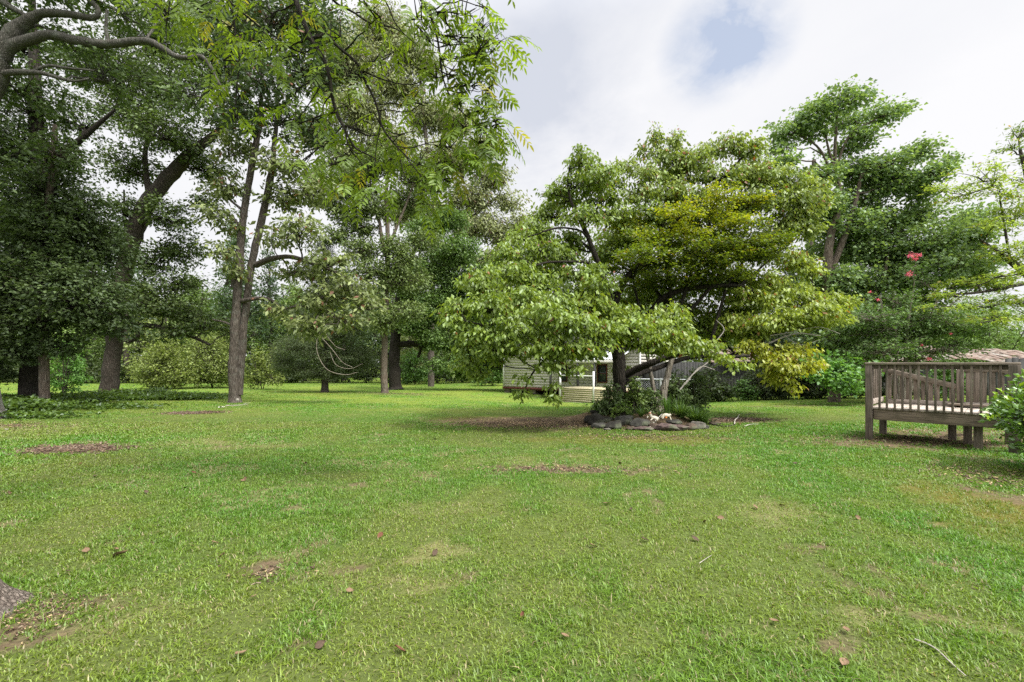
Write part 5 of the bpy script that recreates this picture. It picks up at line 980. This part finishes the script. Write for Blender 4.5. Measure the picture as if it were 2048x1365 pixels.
# ------------------------------------------------------------------ near pecan with its hanging compound leaves
def compound_leaves(P0, D0, cols, R0=.24, pairs=5, lw=(.074, .023), r=rng):
    n = len(P0); Rl = R0 * (.7 + .5 * r.random(n)); side = unit(np.cross(D0, [0, 0, 1.0]) + r.normal(size=(n, 3)) * .25)
    A = []; tube = []
    for j in range(2 * pairs + 1):
        t = .28 + .72 * ((j // 2) + .5) / pairs if j < 2 * pairs else 1.0
        q = P0 + D0 * (Rl * t)[:, None] + np.array([0, 0, -1.0]) * (Rl * .38 * t * t)[:, None]
        tang = unit(D0 + np.array([0, 0, -.76]) * t)
        if j < 2 * pairs: s_ = 1 if j % 2 else -1; D = unit(tang * .62 + side * s_ + np.array([0, 0, -.22]) + r.normal(size=(n, 3)) * .14)
        else: D = tang
        sz = (.75 + .35 * math.sin(math.pi * min(t, 1) * .8)) * (.85 + .3 * r.random(n))
        up = unit(np.cross(side, tang)) * np.where(np.cross(side, tang)[:, 2:3] < 0, -1, 1) + r.normal(size=(n, 3)) * .2
        A.append((q, D, up, lw[0] * sz, lw[1] * sz * (.9 + .2 * r.random(n)), cols * (.88 + .24 * r.random((n, 1)))))
    t = np.linspace(0, 1, 5); Pt = P0[:, None] + D0[:, None] * (Rl[:, None] * t)[..., None] + np.array([0, 0, -1.0]) * (Rl[:, None] * .38 * t * t)[..., None]
    return [np.concatenate([a[i] for a in A]) for i in range(6)], Pt
def pecan():
    t = Tree('pecan_tree', 'near pecan tree, only its root flare and overhanging yellow green compound leaves in view', base=(-3.02, 2.20), bark=BARK_PECAN, seed=71); t.Y = 4.0
    def ws(pts, part=None, sides=14, flare=0, n=5):
        q = np.array(pts, float); L = smooth_line(q, n); mb = MB() if part else t.wood; mb.tubes(L[:, :3], L[:, 3], sides); t.sk.append(L)
        if part: mb.build(part, t.bark, t.root, smooth=True)
    # trunk with buttress roots
    b = t.base; hs = [-.08, 0, .03, .07, .12, .18, .26, .36, .5, .75, 1.2, 1.9, 2.6, 3.3]; S = 48; V = []; th = np.arange(S) / S * 2 * np.pi
    for h in hs:
        ex = math.exp(-max(h, 0) / .10); r0 = .285 + .065 * math.exp(-max(h, 0) / .25) - .01 * min(h, 3)
        lob = .5 + .5 * np.cos(4 * (th - .62)); rr = r0 + ex * (.03 + .15 * lob ** 1.3) + .012 * np.sin(11 * th + h * 5) + .02 * np.sin(7 * th + 2 * h)
        V.append(np.stack([b[0] + rr * np.cos(th) - .02 * h, b[1] + rr * np.sin(th) + .03 * h, np.full(S, b[2] + h) + .012 * np.sin(9 * th) * ex], 1))
    m = MB(); i = np.arange(len(hs) - 1)[:, None] * S; j = np.arange(S)[None]; j2 = (j + 1) % S
    m.add(np.concatenate(V), np.stack([i + j, i + j2, i + S + j2, i + S + j], -1).reshape(-1, 4)); m.build('trunk', BARK_PECAN, t.root, smooth=True)
    t.sk.append(np.array([[b[0] - .05, b[1] + .09, 3.2, .24]]))
    t.bark = BARK_BLACK
    ws([(b[0] - .06, b[1] + .09, 3.1, .25), (-3.0, 2.5, 4.2, .18), (-2.75, 3.2, 5.2, .11), (-2.4, 3.8, 5.5, .06), (-1.9, 4.1, 5.1, .035)], part='limb')
    ws([(b[0] - .06, b[1] + .09, 3.1, .22), (-2.6, 2.3, 4.6, .16), (-1.9, 2.9, 5.8, .11), (-1.2, 3.6, 6.0, .07), (-.82, 4.0, 5.0, .025)], part='limb')
    ws([(b[0] - .06, b[1] + .09, 3.1, .22), (-3.2, 1.2, 4.6, .15), (-3.3, .2, 6.2, .1), (-3.0, -1, 7.4, .05)], part='limb')
    ws([(-1.95, 2.85, 5.7, .09), (-1.0, 2.6, 6.8, .07), (.2, 3.0, 7.4, .05), (1.0, 3.6, 7.4, .03)], part='limb')
    def br(pts, dy=0, **k): t.stem([(*p[:3], dy + (p[3] if len(p) > 3 else 0)) for p in pts], sides=8, n=5, **k)
    br([(540, -60, 12), (585, -10, 11), (603, 35, 10), (623, 80, 9.5), (645, 115, 8.5), (658, 150, 8), (664, 192, 7), (673, 225, 6.5), (686, 252, 6)], part='branch')
    br([(686, 252, 5), (700, 280, 4.5), (712, 297, 4), (730, 307, 3), (760, 322, 1.6)]); br([(686, 252, 5), (705, 256, 5), (720, 264, 4), (738, 272, 3), (760, 270, 1.5)]); br([(690, 258, 3), (697, 290, 3), (712, 306, 2.5), (728, 305, 2), (742, 290, 1.5)])
    br([(624, 78, 7), (638, 73, 7), (655, 71, 7), (666, 84, 6.5), (683, 100, 6), (702, 115, 5.5), (718, 133, 5), (724, 150, 4.8), (735, 172, 4.5), (748, 197, 4.5), (757, 225, 4), (762, 248, 4), (774, 270, 3.5), (793, 293, 3), (806, 306, 2.5), (826, 324, 2), (852, 334, 1.2)], part='branch')
    br([(722, 140, 3.5), (740, 149, 3.2), (762, 158, 3), (785, 165, 2.6), (806, 169, 2.2), (830, 168, 2), (850, 160, 1.5)]); br([(757, 222, 2.5), (775, 220, 2.2), (800, 224, 2), (822, 222, 1.6), (842, 208, 1)])
    br([(762, 248, 2.6), (758, 265, 2.2), (752, 300, 2), (750, 335, 1.5)]); br([(793, 293, 2.4), (820, 296, 2), (850, 288, 1.6), (880, 282, 1)]); br([(795, 295, 2.4), (803, 330, 2), (812, 360, 1.2)])
    br([(700, 300, 2.4), (740, 345, 2), (775, 372, 1.6), (830, 405, 1.2), (890, 412, 1)], dy=.1); br([(806, 306, 2.4), (840, 350, 2), (880, 385, 1.4), (915, 420, 1)])
    br([(800, -50, 8), (842, 0, 6), (855, 22, 5.5), (866, 44, 5), (872, 66, 4.5), (877, 90, 4), (881, 120, 4), (884, 148, 3.5), (893, 178, 3.2), (904, 198, 3), (918, 218, 2.6), (930, 230, 2.3), (948, 244, 2), (962, 262, 1.5), (985, 275, 1)], part='branch')
    br([(872, 25, 4), (889, 28, 4), (893, 45, 3), (905, 65, 2.5), (915, 82, 2), (935, 100, 1.5), (965, 118, 1)]); br([(930, 230, 2), (931, 250, 1.6), (928, 275, 1.2)]); br([(884, 130, 2), (905, 140, 1.8), (935, 150, 1.4), (962, 148, 1)])
    br([(640, -30, 6), (673, 7, 5), (692, 17, 4.5), (710, 27, 4), (725, 38, 3.5), (740, 46, 3.2), (760, 51, 3), (776, 53, 2.6), (795, 60, 2.2), (810, 70, 1.8), (830, 90, 1.2)], dy=.2); br([(712, 26, 2.6), (735, 24, 2), (752, 14, 1.6), (772, -8, 1.6)], dy=.2); br([(755, -20, 4), (775, 10, 3), (790, 45, 2.4), (812, 72, 2), (840, 95, 1.2)], dy=-.2)
    br([(448, -30, 5), (457, 5, 4.5), (466, 28, 4), (470, 60, 3.5), (476, 95, 3), (479, 125, 2.6), (476, 155, 2.4), (472, 190, 2), (469, 238, 1)], dy=.3); br([(455, 0, 4.5), (475, 18, 4.2), (500, 38, 4), (525, 58, 3.5), (548, 72, 3), (570, 92, 2.4), (600, 105, 2), (640, 118, 1.4)], dy=.3)
    br([(340, -30, 4), (338, 20, 3), (332, 55, 2), (334, 80, 1)], dy=.3); br([(645, 165, 2.6), (630, 190, 2.4), (610, 220, 2), (590, 245, 1.4)], dy=.1); br([(663, 190, 2.4), (650, 205, 2.4), (646, 225, 2), (662, 250, 1.8)], dy=.1); br([(705, 255, 2), (722, 240, 2), (745, 228, 1.5)], dy=-.1)
    t.kw = dict(dens=68, nmin=5, thin=.3, leaf=(1, 1), cols=((.072, .120, .014), (.125, .182, .024)), cl=.08, lpt=3, droop=-.45, upb=.7, twig=.0035, rise=.05)
    rows = [(330, 20, 60, 40, .4), (400, 10, 60, 40, .5), (300, -30, 80, 50, .3), (460, 40, 60, 40, .3), (530, 30, 60, 40, .2), (600, 10, 60, 40, .2), (440, 110, 35, 30, .3), (520, 110, 50, 35, .3), (480, 180, 35, 40, .3), (470, 228, 22, 16, .3), (590, 110, 50, 35, .2), (580, 180, 40, 40, .2), (640, 150, 40, 35, .1), (560, 240, 30, 24, .2), (620, 240, 35, 30, .2),
            (680, 60, 60, 40, -.1), (760, 20, 60, 40, -.2), (830, 20, 50, 40, -.2), (700, 140, 40, 34, 0), (760, 110, 50, 36, 0), (700, 200, 35, 30, 0), (720, 250, 40, 28, 0), (650, 290, 30, 24, .2), (690, 320, 30, 24, .1), (760, 240, 40, 28, 0), (800, 260, 40, 28, -.1), (780, 310, 40, 24, .0), (840, 320, 40, 26, 0), (740, 330, 30, 20, .1), (810, 360, 36, 22, .1), (870, 380, 30, 22, .2), (890, 330, 30, 22, 0),
            (880, 20, 50, 30, 0), (930, 20, 45, 35, 0), (960, 60, 30, 30, 0), (900, 80, 45, 30, 0), (950, 110, 38, 26, 0), (980, 70, 18, 26, .1), (900, 140, 40, 28, 0), (950, 165, 34, 22, 0), (870, 150, 28, 18, 0), (920, 200, 30, 20, 0), (965, 220, 24, 14, 0), (990, 240, 20, 12, 0), (930, 250, 24, 16, 0), (960, 280, 24, 18, 0), (850, 200, 26, 18, 0), (900, 290, 24, 16, 0), (850, 60, 40, 30, -.1)]
    blobs(t, rows); blobs(t, [(600, 330, 30, 22, .2), (700, 370, 30, 20, .2), (840, 400, 30, 18, .2), (900, 360, 26, 20, .1), (660, 330, 26, 20, .1), (750, 380, 26, 18, .1)] + [q for q in rows if q[0] > 870] + [(985, 95, 20, 30, 0), (1000, 250, 14, 10, 0), (1000, 90, 10, 30, 0), (975, 180, 20, 20, 0), (975, 300, 16, 14, 0), (975, 10, 30, 24, 0)])
    blobs(t, [(250, -120, 120, 70, .3), (420, -120, 120, 70, .2), (600, -120, 120, 70, 0), (780, -120, 120, 70, 0), (940, -100, 90, 60, .2), (500, -260, 160, 80, 0), (750, -260, 160, 80, 0), (950, -220, 120, 80, .3)], dens=30)
    for c in ((-3.2, .3, 6.5), (-2.6, -.6, 7.3), (-1.5, 2.0, 7.2), (0, 2.4, 7.6), (1.1, 3.4, 7.7), (-3.6, 1.6, 5.8)): t.blob(0, 0, 0, 0, world=(*c, .9, .9, .6), **{**t.kw, 'dens': 40})
    A = [np.concatenate([b_[i] for b_ in t.lv]) for i in range(6)]; cols = A[5]; odd = rng.random(len(cols)) < .03; cols[odd] = np.array([.30, .29, .05])
    L7, Pt = compound_leaves(A[0], unit(A[1]), cols); t.wood.tubes(Pt, np.linspace(.0022, .0009, 5)[None].repeat(len(Pt), 0), 3); t.lv = []
    V, Fc, c = leaves_mesh(*L7, detail=2, fold=.12); link('crown', mk_mesh('crown', V, Fc, c, mats=[LEAF_THIN]), t.root); t.wood.build('twigs', BARK_BLACK, t.root, smooth=True); print('pecan', len(A[0]))
pecan()

# ------------------------------------------------------------------ hedge, bed plants, ground cover
def hedge():
    t = Tree('holly_hedge', 'glossy leaved rounded green hedge at the right edge beside the deck', 'hedge', base=(6.42, 5.15), bark=BARK_DARK, seed=81); b = t.base
    for k in range(8):
        a = k * .8; L = smooth_line([[b[0] + .05 * math.cos(a), b[1] + .05 * math.sin(a), b[2] - .03, .03], [b[0] + .3 * math.cos(a), b[1] + .3 * math.sin(a), .45, .02], [b[0] + .5 * math.cos(a), b[1] + .5 * math.sin(a), .85, .01]], 4); t.wood.tubes(L[:, :3], L[:, 3], 6); t.sk.append(L)
    kw = dict(cols=((.05, .11, .018), (.095, .175, .032)), leaf=(.062, .034), dens=2600, cl=.055, lpt=16, twig=.003, upb=.3, droop=.25, shell=.7)
    for (x, y, z, rx, rz) in ((0, 0, .78, .52, .32), (-.28, .15, .55, .42, .30), (.1, -.35, .50, .55, .34), (-.25, -.15, .32, .42, .26), (.4, .2, .7, .5, .36), (.5, -.5, .6, .6, .42), (.1, .5, .6, .45, .32), (-.1, -.6, .28, .45, .26), (.55, -1.1, .5, .6, .42), (.2, .1, .25, .6, .25)):
        t.blob(0, 0, 0, 0, world=(b[0] + x, b[1] + y, z * 1.22, rx, rx, rz * 1.1), **kw)
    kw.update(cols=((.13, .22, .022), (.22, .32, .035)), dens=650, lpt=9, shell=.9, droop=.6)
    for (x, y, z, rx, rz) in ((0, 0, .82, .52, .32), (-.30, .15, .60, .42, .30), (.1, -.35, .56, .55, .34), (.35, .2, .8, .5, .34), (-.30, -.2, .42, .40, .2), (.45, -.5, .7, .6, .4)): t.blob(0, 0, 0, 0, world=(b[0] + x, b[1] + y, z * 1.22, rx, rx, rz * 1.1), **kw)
    t.finish(LEAF_GLOSSY, crown='foliage', trunk='stem')
hedge()
def strap_clump(name, label, px, py, n, Ln, wd, cols, seed, spread=1.0, dy=0, group=None, z0=None):
    x, y = G(px, py); y += dy; x = (px - 1024) / F * y; z = float(gz(x, y)); r = np.random.default_rng(seed)
    az = r.random(n) * 6.283; L = Ln * (.55 + .6 * r.random(n)); sp = spread * (.25 + .9 * r.random(n)); d = np.stack([np.cos(az), np.sin(az), np.zeros(n)], 1); s_ = np.stack([-np.sin(az), np.cos(az), np.zeros(n)], 1)
    b = d * (.05 * r.random(n) * Ln * 3)[:, None]; V = []
    for f, ww in ((0, .6), (.3, 1), (.6, .85), (.85, .5), (1, .06)):
        q = b + d * (L * sp * f ** 1.3)[:, None] + np.array([0, 0, 1.0]) * (L * (f - .55 * sp * f ** 2.2))[:, None]; h = (wd * ww / 2 * (.8 + .4 * r.random(n)))[:, None]; V += [q - s_ * h, q + s_ * h]
    V = np.stack(V, 1).reshape(-1, 3); i = np.arange(n)[:, None, None] * 10 + np.arange(4)[None, :, None] * 2; Q = (i + np.array([0, 1, 3, 2])[None, None]).reshape(-1, 4); c = np.repeat(leaf_cols(n, *cols), 10, axis=0)
    o = link(name, mk_mesh(name, V, Q, c, mats=[LEAF]), loc=(x, y, z)); return tag(o, label, 'plant', group)
SC = ((.035, .075, .02), (.075, .13, .035))
for i, a in enumerate((('lily_turf', 'big arching dark strap leaved clump at the right end of the ring', 1393, 852, 260, .50, .016, SC, 1, 1.1, .3), ('lily_turf', 'dense strap leaved clump just left of the biggest arching clump', 1362, 846, 200, .46, .015, SC, 2, 1.0, .45),
                       ('lily_turf', 'low strap leaved clump right behind the pale quartz boulder', 1408, 852, 120, .34, .013, SC, 3, 1.1, .2), ('iris_plant', 'upright sword leaved plant right of the mottled maple stem', 1336, 846, 60, .52, .022, ((.05, .11, .025), (.09, .17, .04)), 4, .28, .5),
                       ('iris_plant', 'upright sword leaved plant behind the strap leaved clumps', 1358, 838, 60, .55, .022, SC, 5, .35, .9), ('lily_turf', 'small spiky tuft at the left behind the stone heap', 1180, 836, 36, .34, .012, ((.05, .08, .03), (.10, .14, .05)), 6, 1.1, .5),
                       ('lily_turf', 'thin spiky tuft between the trunk and the figurines', 1282, 848, 80, .28, .012, SC, 7, 1.0, .35), ('lily_turf', 'short strap leaved tuft left of the quartz lump', 1258, 850, 70, .22, .012, SC, 8, 1.0, .3), ('lily_turf', 'small strap leaved tuft behind the reclining figurines', 1322, 850, 90, .24, .012, SC, 9, 1.0, .35))):
    strap_clump(*a[:10], dy=a[10])
for i, (px, py, rx, ry, c, lab, dy) in enumerate(((1222, 842, 34, 36, DKG, 'dark leafy bush left of the black dogwood trunk', .5), (1270, 842, 28, 40, ((.05, .09, .02), (.10, .14, .035)), 'yellowish leafy bush right of the black dogwood trunk', .7), (1300, 838, 26, 30, DKG, 'dark leafy bush between the two mottled maple stems', .9),
                                          (1388, 838, 40, 46, DKG, 'dark leafy bush rising behind the right strap leaved clumps', 1.0), (1350, 838, 34, 52, DKG, 'tall dark bush right of the maple stems', 1.2), (1246, 846, 22, 16, ((.06, .11, .025), (.12, .17, .04)), 'small light leaved plant at the foot of the black trunk', .2), (1205, 838, 20, 18, MIDG, 'small broad leaved plant atop the left stone heap', .4))):
    x, y = G(px, py); bush('shrub', lab, 'shrub', px, py, rx, ry, c, 120 + i, Y=y + dy, leaf=(.075, .042), dens=1300, cl=.08, twig=.003)
def ground_cover():
    r = np.random.default_rng(5); P = []
    for (px, py, rx, ry, n, h) in ((150, 806, 1.1, .9, 3500, .28), (330, 800, 1.7, .8, 5000, .24), (240, 800, .8, .6, 2500, .34), (30, 822, 1.3, .8, 3000, .30), (400, 798, .9, .6, 1500, .2), (70, 812, .9, .6, 2200, .35), (-60, 818, 1.4, 1.0, 2500, .35), (290, 795, 1.0, .5, 1600, .38), (60, 836, 1.1, .35, 900, .10), (200, 818, 1.6, .35, 900, .09)):
        x, y = G(px, py); q = r.normal(size=(n, 2)) * [rx, ry] * .6 + [x, y]; hh = h * (.3 + 1.2 * fbm(q[:, 0], q[:, 1], 1.6, 3)) * r.random(n) ** .7; P.append(np.column_stack([q, gz(q[:, 0], q[:, 1]) + hh + .02]))
    P = np.concatenate(P); n = len(P); D = unit(r.normal(size=(n, 3)) * [1, 1, .4] + [0, 0, .1]); V, Fc, c = leaves_mesh(P, D, r.normal(size=(n, 3)) * .5 + [0, 0, 1], .10 * (.6 + .8 * r.random(n)), .06 * (.6 + .8 * r.random(n)), leaf_cols(n, (.025, .050, .012), (.065, .11, .022)))
    tag(link('ground_cover', mk_mesh('ground_cover', V, Fc, c, mats=[LEAF])), 'leafy green ground cover around the feet of the left trees', 'ground cover', kind='stuff')
ground_cover()
CHIP = noise_mat('wood_chip', [(.3, (.5, .5, .5)), (.7, (1.2, 1.2, 1.2))], (30, 30, 30), 4, .9, .1, attr=True)
def chips(name, label, spots, seed, cols):
    r = np.random.default_rng(seed); V = []; C = []; n0 = 0; Q = []; box = np.array([[x, y, z] for x in (-1, 1) for y in (-1, 1) for z in (-1, 1)], float); q = np.array([[0, 1, 3, 2], [4, 6, 7, 5], [0, 4, 5, 1], [2, 3, 7, 6], [0, 2, 6, 4], [1, 5, 7, 3]])
    for (px, py, rx, ry, n, s_) in spots:
        x, y = G(px, py)
        for k in range(n):
            dx, dy = r.normal() * rx * .5, r.normal() * ry * .5; a = r.random() * 6.28; tl = r.normal() * .25; sz = np.array([s_ * (.3 + r.random()), s_ * .3 * (.4 + r.random()), .003]); Vb = box * sz
            ca, sa = math.cos(a), math.sin(a); Vb[:, 2] += Vb[:, 0] * tl; Vb = Vb @ np.array([[ca, sa, 0], [-sa, ca, 0], [0, 0, 1]]); Vb += [x + dx, y + dy, float(gz(x + dx, y + dy)) + .006 + .012 * r.random()]
            V.append(Vb); Q.append(q + n0); n0 += 8; c = np.array(cols[int(r.integers(len(cols)))]) * (.6 + .8 * r.random()); C.append(np.tile(c, (8, 1)))
    tag(link(name, mk_mesh(name, np.concatenate(V), np.concatenate(Q), np.concatenate(C), mats=[CHIP])), label, 'mulch', kind='stuff')
BR = [(.14, .088, .058), (.20, .135, .09), (.09, .058, .04), (.20, .155, .11)]
chips('wood_chips', 'reddish wood chip patch on the near left lawn', [(150, 898, .75, .38, 900, .030)], 1, BR)
chips('wood_chips', 'wood chip and bark patch in front of the twin stemmed tree', [(390, 826, .75, .28, 420, .045), (350, 826, .2, .1, 60, .04)], 2, BR)
chips('wood_chips', 'wood chip mound right of the stone ring', [(1455, 840, .85, .36, 800, .045), (1490, 838, .4, .2, 120, .03)], 3, BR)
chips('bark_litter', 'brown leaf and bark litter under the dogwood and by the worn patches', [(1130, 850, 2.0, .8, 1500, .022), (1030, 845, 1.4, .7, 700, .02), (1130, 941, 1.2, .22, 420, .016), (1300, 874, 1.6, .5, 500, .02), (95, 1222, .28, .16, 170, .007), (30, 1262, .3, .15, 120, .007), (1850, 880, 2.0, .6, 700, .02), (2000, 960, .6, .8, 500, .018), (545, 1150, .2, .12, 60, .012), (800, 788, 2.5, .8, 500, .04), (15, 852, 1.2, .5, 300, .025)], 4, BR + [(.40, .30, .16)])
def fallen():
    r = np.random.default_rng(8); n = 7; V = []
    for i in range(n):
        t = i / (n - 1); wv = math.sin(math.pi * t ** .8) * .30 + .01
        for s_ in (-1, -.5, 0, .5, 1): V.append([t - .5, s_ * wv, .10 * s_ * s_ * (1 - .3 * t) + .10 * (t - .5) ** 2 + .03 * math.sin(5 * t + s_)])
    Q = [[i * 5 + j, i * 5 + j + 1, i * 5 + j + 6, i * 5 + j + 5] for i in range(n - 1) for j in range(4)]
    ms = [noise_mat('dry_leaf_%s' % k, [(.3, tuple(np.array(c) * .7)), (.7, tuple(np.array(c) * 1.25))], (6, 6, 6), 5, .8, .1) for k, c in (('tan', (.17, .11, .065)), ('rust', (.11, .045, .025)), ('brown', (.07, .045, .03)))]
    mes = [mk_mesh('fallen_leaf', V, np.array(Q), smooth=True, mats=[m]) for m in ms]
    big = [(240, 1117, .10, 0, 'long tan curled dry leaf in the near left grass'), (232, 1106, .05, 0, 'small tan leaf just behind the long tan curled leaf'), (172, 1109, .07, 0, 'dull brown flat leaf left of the long tan curled leaf'), (137, 1150, .045, 2, 'tiny dark leaf standing below the dull brown flat leaf'),
           (481, 1320, .06, 0, 'pointed tan leaf at the bottom left of the lawn'), (508, 1201, .05, 0, 'pale folded leaf in the grass left of the centre foreground'), (1155, 1057, .05, 1, 'dark red upright leaf alone in the middle of the lawn'), (1548, 1252, .05, 0, 'pinkish curled leaf in the near right grass'), (1692, 1268, .05, 0, 'thin tan leaf right of the pinkish curled leaf'), (1688, 1336, .06, 0, 'pale tan leaf by the small bare patch at the bottom right'),
           (1510, 1020, .07, 0, 'curled grey tan leaf on the worn grass before the deck'), (430, 1092, .05, 0, 'round tan leaf left of the worn streak in the foreground'), (1045, 1240, .04, 1, 'orange brown leaf near the middle of the foreground')]
    sm_ = [(162, 931), (190, 956), (387, 949), (490, 963), (485, 965), (100, 975), (292, 989), (370, 980), (610, 930), (18, 990), (1213, 1012), (1262, 1024), (1441, 1041), (1565, 1017), (1590, 930), (1480, 850), (1410, 1049), (760, 1078), (870, 1112), (700, 1190), (1186, 1098), (1290, 1085), (1390, 1085), (1715, 1040), (446, 1118), (640, 1300), (800, 1308), (1130, 1280), (1240, 930), (950, 905), (870, 880), (1720, 965)]
    for k, (px, py, s_, mi, lab) in enumerate(big):
        x, y = G(px, py); o = link('fallen_leaf', mes[mi], loc=(x, y, float(gz(x, y)) + .022)); o.scale = (s_ * .95,) * 3; o.rotation_euler = (r.normal() * .3, r.normal() * .3, r.random() * 6.28 if k else .2); tag(o, lab, 'leaf', 'larger dry leaves on the lawn')
    for k, (px, py) in enumerate(sm_):
        x, y = G(px, py); o = link('fallen_leaf', mes[int(r.integers(0, 3))], loc=(x, y, float(gz(x, y)) + .02)); s_ = .035 + .018 * r.random() + .0035 * y; o.scale = (s_,) * 3; o.rotation_euler = (r.normal() * .5, r.normal() * .5, r.random() * 6.28); tag(o, 'tiny dry brown leaf scattered on the lawn', 'leaf', 'tiny dry leaves scattered on the lawn')
fallen()
